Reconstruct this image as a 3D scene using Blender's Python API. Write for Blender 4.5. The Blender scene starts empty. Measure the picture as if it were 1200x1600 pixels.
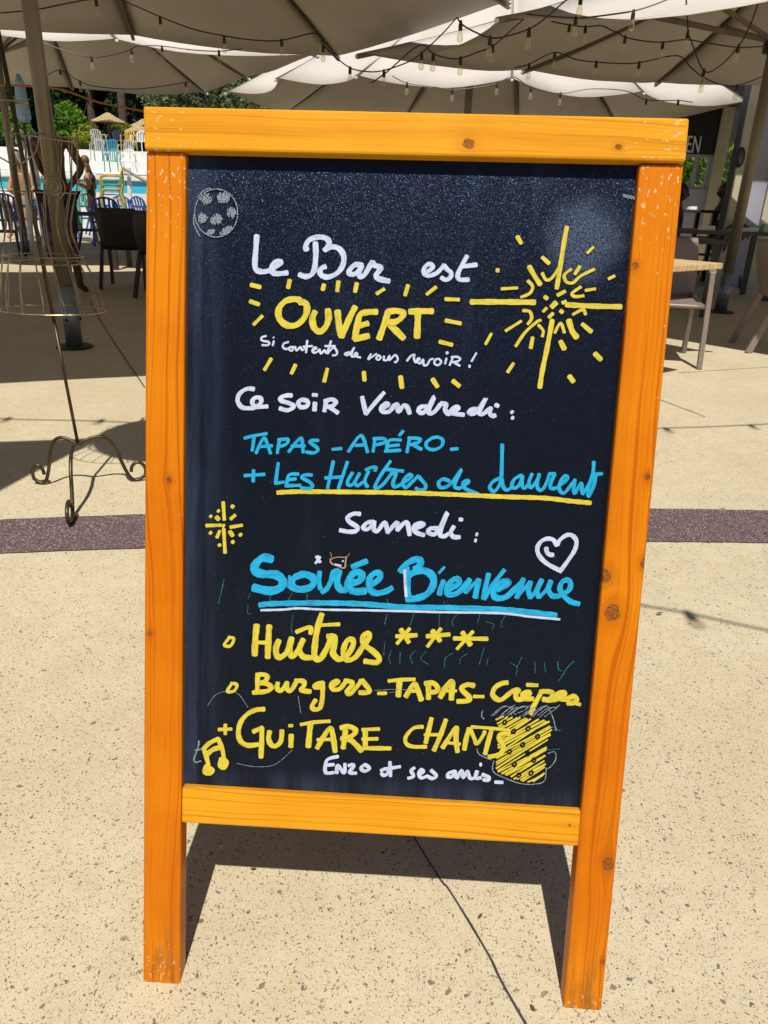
import bpy, bmesh, math, random
from mathutils import Vector, Matrix, Euler, noise as mnoise
random.seed(7)
R = math.radians
SC = bpy.context.scene
COL = SC.collection

# ------------------------------------------------------------------ camera
FPX, PITCH, ROLL, CAMH = 1156.65, 0.40364, -0.03497, 1.06323
_f = Vector((0, math.cos(PITCH), -math.sin(PITCH)))
_r = Vector((1, 0, 0)); _d = _f.cross(_r)
_c, _s = math.cos(ROLL), math.sin(ROLL)
CR = _c*_r + _s*_d; CD = -_s*_r + _c*_d; CF = _f
CAMP = Vector((0, 0, CAMH))
cd = bpy.data.cameras.new('camera'); cam = bpy.data.objects.new('camera', cd); COL.objects.link(cam)
cd.sensor_fit = 'VERTICAL'; cd.sensor_height = 32.0; cd.sensor_width = 24.0
cd.lens = FPX/1600*32.0
cd.clip_start = 0.02; cd.clip_end = 600
cam.matrix_world = Matrix(((CR.x, -CD.x, -CF.x, 0), (CR.y, -CD.y, -CF.y, 0), (CR.z, -CD.z, -CF.z, CAMH), (0, 0, 0, 1)))
SC.camera = cam

# ------------------------------------------------------------------ light
SUN_EL, SUN_AZ = R(59.8), R(1.0)      # light travels along +y (away from the camera), slightly to the right
w = bpy.data.worlds.new('World'); SC.world = w; w.use_nodes = True
wn = w.node_tree.nodes; wl = w.node_tree.links
sky = wn.new('ShaderNodeTexSky'); sky.sky_type = 'NISHITA'; sky.sun_disc = False
sky.sun_elevation = SUN_EL; sky.sun_rotation = math.pi + SUN_AZ
sky.air_density = 1.0; sky.dust_density = 0.6; sky.ozone_density = 1.2
wl.new(sky.outputs[0], wn['Background'].inputs['Color']); wn['Background'].inputs['Strength'].default_value = 0.050
sd = bpy.data.lights.new('sun', 'SUN'); sd.energy = 4.9; sd.angle = R(0.53); sd.color = (1.0, 0.95, 0.86)
sun = bpy.data.objects.new('sun', sd); COL.objects.link(sun)
SUNV = Vector((math.sin(SUN_AZ)*math.cos(SUN_EL), math.cos(SUN_AZ)*math.cos(SUN_EL), -math.sin(SUN_EL)))
sun.rotation_euler = SUNV.to_track_quat('-Z', 'Y').to_euler(); sun.location = (0, -6, 12)
SC.view_settings.view_transform = 'Standard'; SC.view_settings.look = 'None'
SC.view_settings.exposure = 0.0; SC.view_settings.gamma = 1.0
SC.render.engine = 'CYCLES'

# ------------------------------------------------------------------ helpers
def ray(px, py):
    return CR*((px-600)/FPX) + CD*((py-800)/FPX) + CF
def at(px, py, Y):                     # point seen at photo pixel (px, py) lying at distance Y
    d = ray(px, py); return CAMP + d*(Y/d.y)
def gp(px, py, z=0.0):                 # point seen at photo pixel (px, py) lying at height z
    d = ray(px, py); return CAMP + d*((z-CAMH)/d.z)

class MB:
    def __init__(s): s.v = []; s.f = []; s.uv = None
    def add(s, vs, fs):
        o = len(s.v); s.v += [Vector(p) for p in vs]; s.f += [tuple(i+o for i in f) for f in fs]; return s
    def hexa(s, b, t):                 # bottom quad, top quad
        return s.add(list(b)+list(t), [(3,2,1,0),(4,5,6,7),(0,1,5,4),(1,2,6,5),(2,3,7,6),(3,0,4,7)])
    def box(s, x0, x1, y0, y1, z0, z1):
        return s.hexa([(x0,y0,z0),(x1,y0,z0),(x1,y1,z0),(x0,y1,z0)], [(x0,y0,z1),(x1,y0,z1),(x1,y1,z1),(x0,y1,z1)])
    def beam(s, a, b, wx, wy, up=(0,0,1)):
        a = Vector(a); b = Vector(b); d = (b-a).normalized(); up = Vector(up)
        if abs(d.dot(up)) > .95: up = Vector((0,1,0))
        x = d.cross(up).normalized(); y = x.cross(d)
        q = [(-1,-1),(1,-1),(1,1),(-1,1)]
        return s.hexa([a+x*(i*wx/2)+y*(j*wy/2) for i,j in q], [b+x*(i*wx/2)+y*(j*wy/2) for i,j in q])
    def tube(s, pts, r, n=8, closed=False, caps=True):
        pts = [Vector(p) for p in pts]; m = len(pts)
        rr = r if isinstance(r, (list, tuple)) else [r]*m
        rings = []; prev = None
        for i, p in enumerate(pts):
            if closed: d = pts[(i+1) % m]-pts[i-1]
            else: d = pts[min(i+1, m-1)]-pts[max(i-1, 0)]
            if d.length < 1e-9: d = Vector((0,0,1))
            d.normalize()
            if prev is None:
                u = Vector((0,0,1)) if abs(d.z) < .9 else Vector((1,0,0))
                x = d.cross(u).normalized()
            else:
                x = prev-d*prev.dot(d)
                x = x.normalized() if x.length > 1e-6 else d.orthogonal().normalized()
            prev = x; y = d.cross(x)
            rings.append([p+(x*math.cos(2*math.pi*k/n)+y*math.sin(2*math.pi*k/n))*rr[i] for k in range(n)])
        o = len(s.v)
        for rg in rings: s.v += rg
        L = m if closed else m-1
        for i in range(L):
            a = o+i*n; b = o+((i+1) % m)*n
            for k in range(n): s.f.append((a+k, a+(k+1) % n, b+(k+1) % n, b+k))
        if caps and not closed:
            s.f.append(tuple(o+k for k in reversed(range(n)))); s.f.append(tuple(o+(m-1)*n+k for k in range(n)))
        return s
    def lathe(s, prof, c=(0,0,0), n=20, sx=1, sy=1):
        c = Vector(c); o = len(s.v)
        for r_, z in prof:
            for k in range(n):
                a = 2*math.pi*k/n; s.v.append(c+Vector((r_*sx*math.cos(a), r_*sy*math.sin(a), z)))
        for i in range(len(prof)-1):
            for k in range(n): s.f.append((o+i*n+k, o+i*n+(k+1) % n, o+(i+1)*n+(k+1) % n, o+(i+1)*n+k))
        s.f.append(tuple(o+k for k in reversed(range(n)))); s.f.append(tuple(o+(len(prof)-1)*n+k for k in range(n)))
        return s
    def ball(s, c, rx, ry=None, rz=None, n=12, m=8):
        ry = ry or rx; rz = rz or rx
        pr = [(max(1e-4, math.sin(math.pi*i/m)), -math.cos(math.pi*i/m)) for i in range(m+1)]
        o = len(s.v); s.lathe(pr, (0,0,0), n)
        for i in range(o, len(s.v)):
            p = s.v[i]; s.v[i] = Vector((c[0]+p.x*rx, c[1]+p.y*ry, c[2]+p.z*rz))
        return s
    def move(s, M):
        s.v = [M @ p for p in s.v]; return s
    def build(s, name, mat, parent=None, world=False, smooth=False, bevel=0, kind=None):
        me = bpy.data.meshes.new(name)
        off = Vector((0,0,0))
        if world and parent is not None:
            q = parent
            while q is not None: off += q.location; q = q.parent
        me.from_pydata([p-off for p in s.v], [], s.f)
        if s.uv:
            l = me.uv_layers.new(name='UVMap')
            for lp in me.loops: l.data[lp.index].uv = s.uv[lp.vertex_index]
        me.materials.append(mat)
        if smooth:
            for p in me.polygons: p.use_smooth = True
        me.update()
        o = bpy.data.objects.new(name, me); COL.objects.link(o)
        if parent is not None: o.parent = parent
        if bevel:
            b = o.modifiers.new('bevel', 'BEVEL'); b.width = bevel; b.segments = 2; b.limit_method = 'ANGLE'; b.angle_limit = R(40)
        if kind: o['kind'] = kind
        return o

def thing(name, label, cat, loc=(0,0,0), rotz=0, group=None):
    o = bpy.data.objects.new(name, None); o.empty_display_size = .1
    COL.objects.link(o); o.location = loc; o.rotation_euler = (0,0,rotz)
    o['label'] = label; o['category'] = cat
    if group: o['group'] = group
    return o
def tag(o, label, cat, group=None):
    o['label'] = label; o['category'] = cat
    if group: o['group'] = group
    return o
def dup(root, loc, rotz, label, group=None, mat=None, name=None):
    r = root.copy(); COL.objects.link(r); r.location = loc; r.rotation_euler = (0,0,rotz); r['label'] = label
    if group: r['group'] = group
    if name: r.name = name
    def rec(src, dst):
        for ch in list(src.children):
            c = ch.copy(); COL.objects.link(c); c.parent = dst
            if mat:
                for old, new in mat.items():
                    if c.data and c.data.materials and c.data.materials[0].name == old:
                        c.data = c.data.copy(); c.data.materials[0] = new
            rec(ch, c)
    rec(root, r); return r
def smooth_path(p, k=6, closed=False):
    p = [Vector(q) for q in p]
    if len(p) < 3:
        a, b = p[0], p[-1]; n = max(2, k); return [a.lerp(b, i/n) for i in range(n+1)]
    out = []; m = len(p)
    rng = range(m) if closed else range(m-1)
    for i in rng:
        if closed: p0, p1, p2, p3 = p[i-1], p[i], p[(i+1) % m], p[(i+2) % m]
        else: p0, p1, p2, p3 = p[max(i-1,0)], p[i], p[i+1], p[min(i+2,m-1)]
        for j in range(k):
            t = j/k
            out.append(.5*((2*p1)+(p2-p0)*t+(2*p0-5*p1+4*p2-p3)*t*t+(3*p1-p0-3*p2+p3)*t**3))
    if not closed: out.append(p[-1])
    return out

# ------------------------------------------------------------------ node helpers
class NT:
    def __init__(s, name):
        s.m = bpy.data.materials.new(name); s.m.use_nodes = True
        s.t = s.m.node_tree; s.b = s.t.nodes['Principled BSDF']; s.tc = None
    def n(s, ty, **kw):
        x = s.t.nodes.new('ShaderNode'+ty)
        for k, v in kw.items(): setattr(x, k, v)
        return x
    def put(s, sock, v):
        if isinstance(v, bpy.types.NodeSocket): s.t.links.new(v, sock)
        elif v is not None: sock.default_value = v
    def coord(s, which='Object'):
        if s.tc is None: s.tc = s.n('TexCoord')
        return s.tc.outputs[which]
    def map(s, vec, scale=(1,1,1), loc=(0,0,0), rot=(0,0,0)):
        x = s.n('Mapping'); s.put(x.inputs['Vector'], vec); x.inputs['Scale'].default_value = scale
        x.inputs['Location'].default_value = loc; x.inputs['Rotation'].default_value = rot; return x.outputs[0]
    def noise(s, vec, scale=5, detail=4, rough=.55, dist=0):
        x = s.n('TexNoise'); s.put(x.inputs['Vector'], vec); x.inputs['Scale'].default_value = scale
        x.inputs['Detail'].default_value = detail; x.inputs['Roughness'].default_value = rough; x.inputs['Distortion'].default_value = dist
        return x.outputs['Fac']
    def voro(s, vec, scale, feature='F1'):
        x = s.n('TexVoronoi', feature=feature); s.put(x.inputs['Vector'], vec); x.inputs['Scale'].default_value = scale
        return x
    def math(s, op, a, b=None, c=None, clamp=False):
        x = s.n('Math', operation=op); x.use_clamp = clamp
        s.put(x.inputs[0], a)
        if b is not None: s.put(x.inputs[1], b)
        if c is not None: s.put(x.inputs[2], c)
        return x.outputs[0]
    def ss(s, v, a, b):               # smoothstep a..b -> 0..1
        x = s.n('MapRange', interpolation_type='SMOOTHSTEP'); s.put(x.inputs[0], v)
        x.inputs[1].default_value = a; x.inputs[2].default_value = b; return x.outputs[0]
    def mix(s, f, a, b, bt='MIX'):
        x = s.n('Mix', data_type='RGBA', blend_type=bt); s.put(x.inputs[0], f)
        for sk, v in ((x.inputs[6], a), (x.inputs[7], b)):
            s.put(sk, (v+(1,) if isinstance(v, tuple) and len(v) == 3 else v))
        return x.outputs[2]
    def ramp(s, f, stops):
        x = s.n('ValToRGB'); s.put(x.inputs[0], f); e = x.color_ramp.elements
        while len(e) < len(stops): e.new(.5)
        for i, (p, c) in enumerate(stops): e[i].position = p; e[i].color = c+(1,)
        return x.outputs[0]
    def sep(s, v):
        x = s.n('SeparateXYZ'); s.put(x.inputs[0], v); return x.outputs
    def comb(s, a, b, c):
        x = s.n('CombineXYZ')
        for i, v in enumerate((a, b, c)): s.put(x.inputs[i], v)
        return x.outputs[0]
    def bump(s, h, strength=.3, dist=.002):
        x = s.n('Bump'); s.put(x.inputs['Height'], h); x.inputs['Strength'].default_value = strength; x.inputs['Distance'].default_value = dist
        s.t.links.new(x.outputs[0], s.b.inputs['Normal'])
    def out(s, color=None, rough=None, **kw):
        if color is not None: s.put(s.b.inputs['Base Color'], color+(1,) if isinstance(color, tuple) and len(color) == 3 else color)
        if rough is not None: s.put(s.b.inputs['Roughness'], rough)
        for k, v in kw.items(): s.put(s.b.inputs[k.replace('_', ' ')], v)
        return s.m

def plain(name, c, rough=.5, var=.15, scale=8, metal=0, spec=.5, bump=0):
    t = NT(name); o = t.coord()
    nz = t.noise(o, scale, 5)
    lo = tuple(x*(1-var) for x in c); hi = tuple(min(1, x*(1+var)) for x in c)
    t.out(t.mix(t.ss(nz, .3, .7), lo, hi), t.math('ADD', t.math('MULTIPLY', nz, .2), rough-.1), Metallic=metal, Specular_IOR_Level=spec)
    if bump: t.bump(t.noise(o, scale*8, 4), bump, .003)
    return t.m

# ------------------------------------------------------------------ materials
def ground_mat():
    t = NT('aggregate_concrete'); o = t.coord()
    x = t.sep(o); o2 = t.comb(x[0], x[1], 0.0)
    stain = t.noise(o2, .55, 6, .68)
    big = t.noise(o2, 1.3, 5, .6); mid = t.noise(o2, 14, 5, .6); fine = t.noise(o2, 260, 3, .6)
    c = t.mix(t.ss(big, .3, .7), (.54, .455, .305), (.62, .54, .38))
    c = t.mix(t.math('MULTIPLY', t.ss(mid, .35, .7), .35), c, (.47, .385, .245))
    c = t.mix(t.math('MULTIPLY', t.ss(fine, .45, .75), .45), c, (.40, .31, .185))
    c = t.mix(t.math('MULTIPLY', t.ss(fine, .48, .28), .35), c, (.72, .63, .44))
    c = t.mix(t.math('MULTIPLY', t.ss(stain, .56, .74), .30), c, (.36, .30, .21))
    spots = t.noise(o2, 5.5, 5, .7); c = t.mix(t.math('MULTIPLY', t.ss(spots, .66, .78), .35), c, (.30, .25, .18))
    warp = t.n('VectorMath', operation='ADD'); nw = t.n('TexNoise'); t.put(nw.inputs['Vector'], o2); nw.inputs['Scale'].default_value = 75
    sc = t.n('VectorMath', operation='SCALE'); t.put(sc.inputs[0], nw.outputs['Color']); sc.inputs['Scale'].default_value = .016
    t.put(warp.inputs[0], o2); t.put(warp.inputs[1], sc.outputs[0]); wv = warp.outputs[0]
    hgt = None
    for scale, r, gate, soft in ((30, .12, .94, .05), (70, .20, .80, .06), (150, .25, .64, .08), (330, .30, .50, .10)):
        v = t.voro(wv, scale)
        rgb = t.n('SeparateColor'); t.put(rgb.inputs[0], v.outputs['Color'])
        size = t.math('MULTIPLY', t.math('ADD', rgb.outputs[1], .35), r)
        m = t.math('MULTIPLY', t.ss(t.math('SUBTRACT', v.outputs['Distance'], size), soft, -soft*.2), t.math('GREATER_THAN', rgb.outputs[0], gate))
        pc = t.ramp(rgb.outputs[2], [(0, (.045, .04, .036)), (.30, (.17, .115, .065)), (.5, (.08, .09, .105)), (.75, (.24, .15, .08)), (1, (.34, .30, .24))])
        c = t.mix(t.math('MULTIPLY', m, .62 if scale < 60 else .82), c, pc)
        hgt = m if hgt is None else t.math('MAXIMUM', hgt, m)
    rough = t.math('SUBTRACT', .85, t.math('MULTIPLY', hgt, .3))
    t.bump(t.math('ADD', t.math('MULTIPLY', fine, .6), t.math('MULTIPLY', hgt, -.3)), .35, .002)
    return t.out(c, rough, Specular_IOR_Level=.25)
def band_mat():
    t = NT('purple_aggregate'); o = t.coord()
    x = t.sep(o); o2 = t.comb(x[0], x[1], 0.0)
    v = t.voro(o2, 290); rgb = t.n('SeparateColor'); t.put(rgb.inputs[0], v.outputs['Color'])
    c = t.ramp(rgb.outputs[0], [(0, (.05, .032, .036)), (.3, (.115, .062, .07)), (.55, (.16, .10, .105)), (.8, (.10, .075, .10)), (.88, (.30, .22, .20)), (1, (.52, .45, .40))])
    c = t.mix(t.math('MULTIPLY', t.ss(t.noise(o2, 3, 4), .35, .7), .3), c, (.12, .085, .085))
    t.bump(v.outputs['Distance'], .6, .003)
    return t.out(c, .75, Specular_IOR_Level=.3)

def wood_mat(name, axis, tone, knots, worn, flip=1):
    """varnished pine; axis 0 = grain along local x, 2 = along local z; knots (u, v, radius)"""
    t = NT(name); o = t.coord(); x = t.sep(o)
    L, C_ = (x[0], x[2]) if axis == 0 else (x[2], x[0])
    cc = C_; kd = None; halo = None
    for (u, v, r) in knots:
        du = t.math('SUBTRACT', x[0], u); dv = t.math('SUBTRACT', x[2], v)
        a, b = (du, dv) if axis == 0 else (dv, du)
        d2 = t.math('ADD', t.math('POWER', t.math('MULTIPLY', a, .8), 2), t.math('POWER', b, 2))
        far = t.math('ADD', t.math('POWER', t.math('MULTIPLY', a, .32), 2), t.math('POWER', b, 2))
        # fibres flow round the knot
        push = t.math('DIVIDE', t.math('MULTIPLY', b, r*r*1.6), t.math('ADD', far, r*r*1.2))
        cc = t.math('SUBTRACT', cc, push)
        d = t.math('SQRT', d2)
        ed = t.math('ADD', d, t.math('MULTIPLY', t.math('SUBTRACT', t.noise(o, 160, 3), .5), r*.7))
        k = t.ss(ed, r*1.08, r*.82); kd = k if kd is None else t.math('MAXIMUM', kd, k)
        h = t.ss(d, r*3.0, r*1.0); halo = h if halo is None else t.math('MAXIMUM', halo, h)
    wob = t.math('MULTIPLY', t.math('SUBTRACT', t.noise(t.comb(t.math('MULTIPLY', L, 2.2), t.math('MULTIPLY', C_, 5), 1.7), 1, 2), .5), .030)
    cw = t.math('ADD', cc, wob)
    rings = t.noise(t.comb(t.math('MULTIPLY', L, .9), t.math('MULTIPLY', cw, 210), 3.1), 1, 2, .5)
    broad = t.noise(t.comb(t.math('MULTIPLY', L, .7), t.math('MULTIPLY', cw, 50), 8.1), 1, 2, .5)
    fib = t.noise(t.comb(t.math('MULTIPLY', L, 9), t.math('MULTIPLY', cw, 760), x[1]), 1, 3, .6)
    blot = t.noise(o, 4.2, 5)
    light, base, dark = tone
    c = t.mix(t.ss(blot, .3, .7), base, light)
    c = t.mix(t.math('MULTIPLY', t.ss(broad, .48, .75), .32), c, dark)
    c = t.mix(t.math('MULTIPLY', t.ss(rings, .53, .66), .62), c, dark)
    c = t.mix(t.math('MULTIPLY', t.ss(fib, .45, .75), .38), c, dark)
    if kd is not None:
        c = t.mix(t.math('MULTIPLY', halo, .30), c, tuple(q*.9 for q in dark))
        kn = t.noise(o, 420, 3)
        kc = t.mix(t.ss(kn, .35, .65), (.10, .030, .008), (.33, .11, .025))
        c = t.mix(t.math('MULTIPLY', kd, .92), c, kc)
    # chipped varnish: pale bare wood, stretched along the grain
    lo, hi, kx = worn
    if axis == 0: edge = t.ss(t.math('ABSOLUTE', x[0]), lo, hi)
    else: edge = t.math('MAXIMUM', t.ss(x[2], lo, hi), t.ss(x[2], kx, kx*.15))
    st = (105, 1, 210) if axis == 0 else (210, 1, 105)
    ch = t.noise(t.map(o, st), 1.0, 2, .5)
    th = t.math('SUBTRACT', .75, t.math('MULTIPLY', edge, .145))
    chip = t.ss(t.math('SUBTRACT', ch, th), 0.0, .025)
    fleck = t.ss(t.noise(t.map(o, tuple(q*2.2 for q in st)), 1, 2), .755, .78)
    chip = t.math('MAXIMUM', chip, t.math('MULTIPLY', fleck, .8))
    c = t.mix(t.math('MULTIPLY', chip, .85), c, (.62, .46, .26))
    if axis == 2:
        gr = t.math('MULTIPLY', t.ss(x[2], .16, .0), t.ss(t.noise(t.map(o, (60, 1, 9)), 1, 5, .7), .42, .68)); c = t.mix(t.math('MULTIPLY', gr, .7), c, (.16, .075, .02))
    scuff = t.math('MULTIPLY', t.ss(t.noise(t.map(o, (9, 1, 14)), 1, 5, .7), .62, .8), .35)
    c = t.mix(scuff, c, (.55, .30, .10))
    t.bump(t.math('SUBTRACT', t.math('MULTIPLY', fib, .35), chip), .35, .0012)
    rough = t.math('ADD', t.math('MULTIPLY', chip, .4), t.math('ADD', .36, t.math('MULTIPLY', blot, .15)))
    t.put(t.b.inputs['Specular Tint'], (1.0, .72, .35, 1))
    return t.out(c, rough, Specular_IOR_Level=.22)

def panel_mat():
    t = NT('blackboard_panel'); o = t.coord(); x = t.sep(o)
    g = t.noise(o, 430, 1, .6); g2 = t.noise(o, 1100, 1, .5)
    sm = t.noise(t.map(o, (5, 1, 1.4)), 1.6, 6, .65); sm2 = t.noise(t.map(o, (26, 1, 2.0)), 1.0, 5, .7)
    wipe = t.math('MULTIPLY', t.ss(sm, .50, .78), t.ss(sm2, .35, .75))
    # dust left along the edges where the cloth does not reach
    el = t.ss(x[0], -.215, -.272); eb = t.ss(x[2], .345, .30)
    edge = t.math('MAXIMUM', t.math('MULTIPLY', el, .8), t.math('MULTIPLY', eb, .7))
    dust = t.math('MULTIPLY', edge, t.ss(sm2, .30, .72))
    # round wiped-out drawing near the top right corner
    du = t.math('SUBTRACT', x[0], .222); dv = t.math('SUBTRACT', x[2], 1.060)
    d = t.math('SQRT', t.math('ADD', t.math('POWER', du, 2), t.math('POWER', t.math('MULTIPLY', dv, .95), 2)))
    d = t.math('ADD', d, t.math('MULTIPLY', t.math('SUBTRACT', t.noise(o, 30, 4), .5), .03))
    spot = t.math('MULTIPLY', t.ss(d, .062, .02), t.ss(g, .3, .6))
    c = t.mix(t.math('MULTIPLY', wipe, .6), (.0042, .0046, .0060), (.034, .042, .066))
    c = t.mix(t.math('MULTIPLY', dust, .8), c, (.045, .060, .11))
    c = t.mix(t.math('MULTIPLY', spot, .6), c, (.10, .13, .20))
    sp = t.ss(t.noise(o, 330, 1), .74, .78)
    c = t.mix(t.math('MULTIPLY', sp, .18), c, (.2, .22, .26))
    vn = t.voro(o, 1350); geo = t.n('NewGeometry')
    s1 = t.n('VectorMath', operation='SUBTRACT'); t.put(s1.inputs[0], vn.outputs['Color']); s1.inputs[1].default_value = (.5, .5, .5)
    s2 = t.n('VectorMath', operation='SCALE'); t.put(s2.inputs[0], s1.outputs[0]); s2.inputs['Scale'].default_value = .36
    s3 = t.n('VectorMath', operation='ADD'); t.put(s3.inputs[0], geo.outputs['Normal']); t.put(s3.inputs[1], s2.outputs[0])
    s4 = t.n('VectorMath', operation='NORMALIZE'); t.put(s4.inputs[0], s3.outputs[0]); t.put(t.b.inputs['Normal'], s4.outputs[0])
    t.put(t.b.inputs['Specular Tint'], (.32, .50, 1.0, 1))
    return t.out(c, t.math('ADD', .29, t.math('MULTIPLY', wipe, .15)), Specular_IOR_Level=.42)

def paint_mat(name, c, dark, rough=.45):
    t = NT(name); uv = t.coord('UV')
    s1 = t.noise(t.map(uv, (.022, 4.2, 1)), 1, 3, .6); s2 = t.noise(t.map(uv, (.09, 2.2, 1)), 1, 3)
    o = t.coord(); b = t.noise(o, 60, 3)
    f = t.math('ADD', t.math('MULTIPLY', t.ss(s1, .40, .68), .65), t.math('MULTIPLY', t.ss(s2, .48, .7), .5))
    f = t.math('MULTIPLY', f, t.ss(b, .25, .6))
    ux_ = t.sep(uv); ed = t.ss(t.math('ABSOLUTE', t.math('SUBTRACT', ux_[1], .5)), .33, .5)
    f = t.math('MAXIMUM', f, t.math('MULTIPLY', ed, .55))
    thin = t.math('MULTIPLY', t.ss(t.noise(t.map(uv, (.012, 7, 1), (3, 5, 0)), 1, 2), .64, .76), .45)
    col = t.mix(thin, t.mix(f, c, dark), tuple(q*.25+.01 for q in dark))
    return t.out(col, rough, Specular_IOR_Level=.4)
def chalk_mat(name, c):
    t = NT(name); o = t.coord(); n1 = t.noise(o, 1300, 2)
    return t.out(t.mix(t.ss(n1, .42, .58), (.012, .014, .02), c), .9, Specular_IOR_Level=.1)

def fabric_mat(name, c, trans=.12):
    t = NT(name); o = t.coord()
    n1 = t.noise(o, 1.1, 4); n2 = t.noise(o, 9, 4)
    col = t.mix(t.ss(n1, .3, .7), tuple(q*.93 for q in c), tuple(q*1.05 for q in c))
    col = t.mix(t.math('MULTIPLY', t.ss(n2, .55, .8), .15), col, tuple(q*.7 for q in c))
    t.out(col, .9, Specular_IOR_Level=.1)
    wr = t.noise(t.map(o, (1, 1, .3)), 2.6, 4, .6, .6); wv = t.noise(o, 500, 2); t.bump(t.math('ADD', wr, t.math('MULTIPLY', wv, .02)), .35, .03)
    tr = t.n('BsdfTranslucent'); t.put(tr.inputs['Color'], (.80, .56, .33, 1))
    mx = t.n('MixShader'); mx.inputs[0].default_value = trans
    t.t.links.new(t.b.outputs[0], mx.inputs[1]); t.t.links.new(tr.outputs[0], mx.inputs[2])
    t.t.links.new(mx.outputs[0], t.t.nodes['Material Output'].inputs['Surface'])
    return t.m
def leaf_mat(name, a, b):
    t = NT(name); o = t.coord(); oi = t.n('ObjectInfo')
    n1 = t.noise(o, .9, 3); n2 = t.noise(o, 7, 3)
    f = t.math('ADD', t.math('MULTIPLY', n1, .5), t.math('MULTIPLY', n2, .5))
    t.out(t.mix(t.ss(f, .35, .65), a, b), .6, Specular_IOR_Level=.3)
    tr = t.n('BsdfTranslucent'); t.put(tr.inputs['Color'], (b[0]*1.5, b[1]*1.6, b[2], 1))
    mx = t.n('MixShader'); mx.inputs[0].default_value = .25
    t.t.links.new(t.b.outputs[0], mx.inputs[1]); t.t.links.new(tr.outputs[0], mx.inputs[2])
    t.t.links.new(mx.outputs[0], t.t.nodes['Material Output'].inputs['Surface'])
    return t.m
def bulb_mat(name):
    t = NT(name); t.out((.80, .72, .55), .12, Specular_IOR_Level=.6)
    tr = t.n('BsdfTransparent'); tr.inputs['Color'].default_value = (.97, .94, .86, 1)
    mx = t.n('MixShader'); lw = t.n('LayerWeight'); lw.inputs['Blend'].default_value = .35
    t.put(mx.inputs[0], t.math('ADD', .12, t.math('MULTIPLY', lw.outputs['Facing'], .40)))
    t.t.links.new(tr.outputs[0], mx.inputs[1]); t.t.links.new(t.b.outputs[0], mx.inputs[2])
    t.t.links.new(mx.outputs[0], t.t.nodes['Material Output'].inputs['Surface']); return t.m
def glass_mat(name, tint=(1,1,1)):
    t = NT(name)
    t.out(tint, .04, Transmission_Weight=1.0, IOR=1.25, Specular_IOR_Level=.5); return t.m

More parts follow.
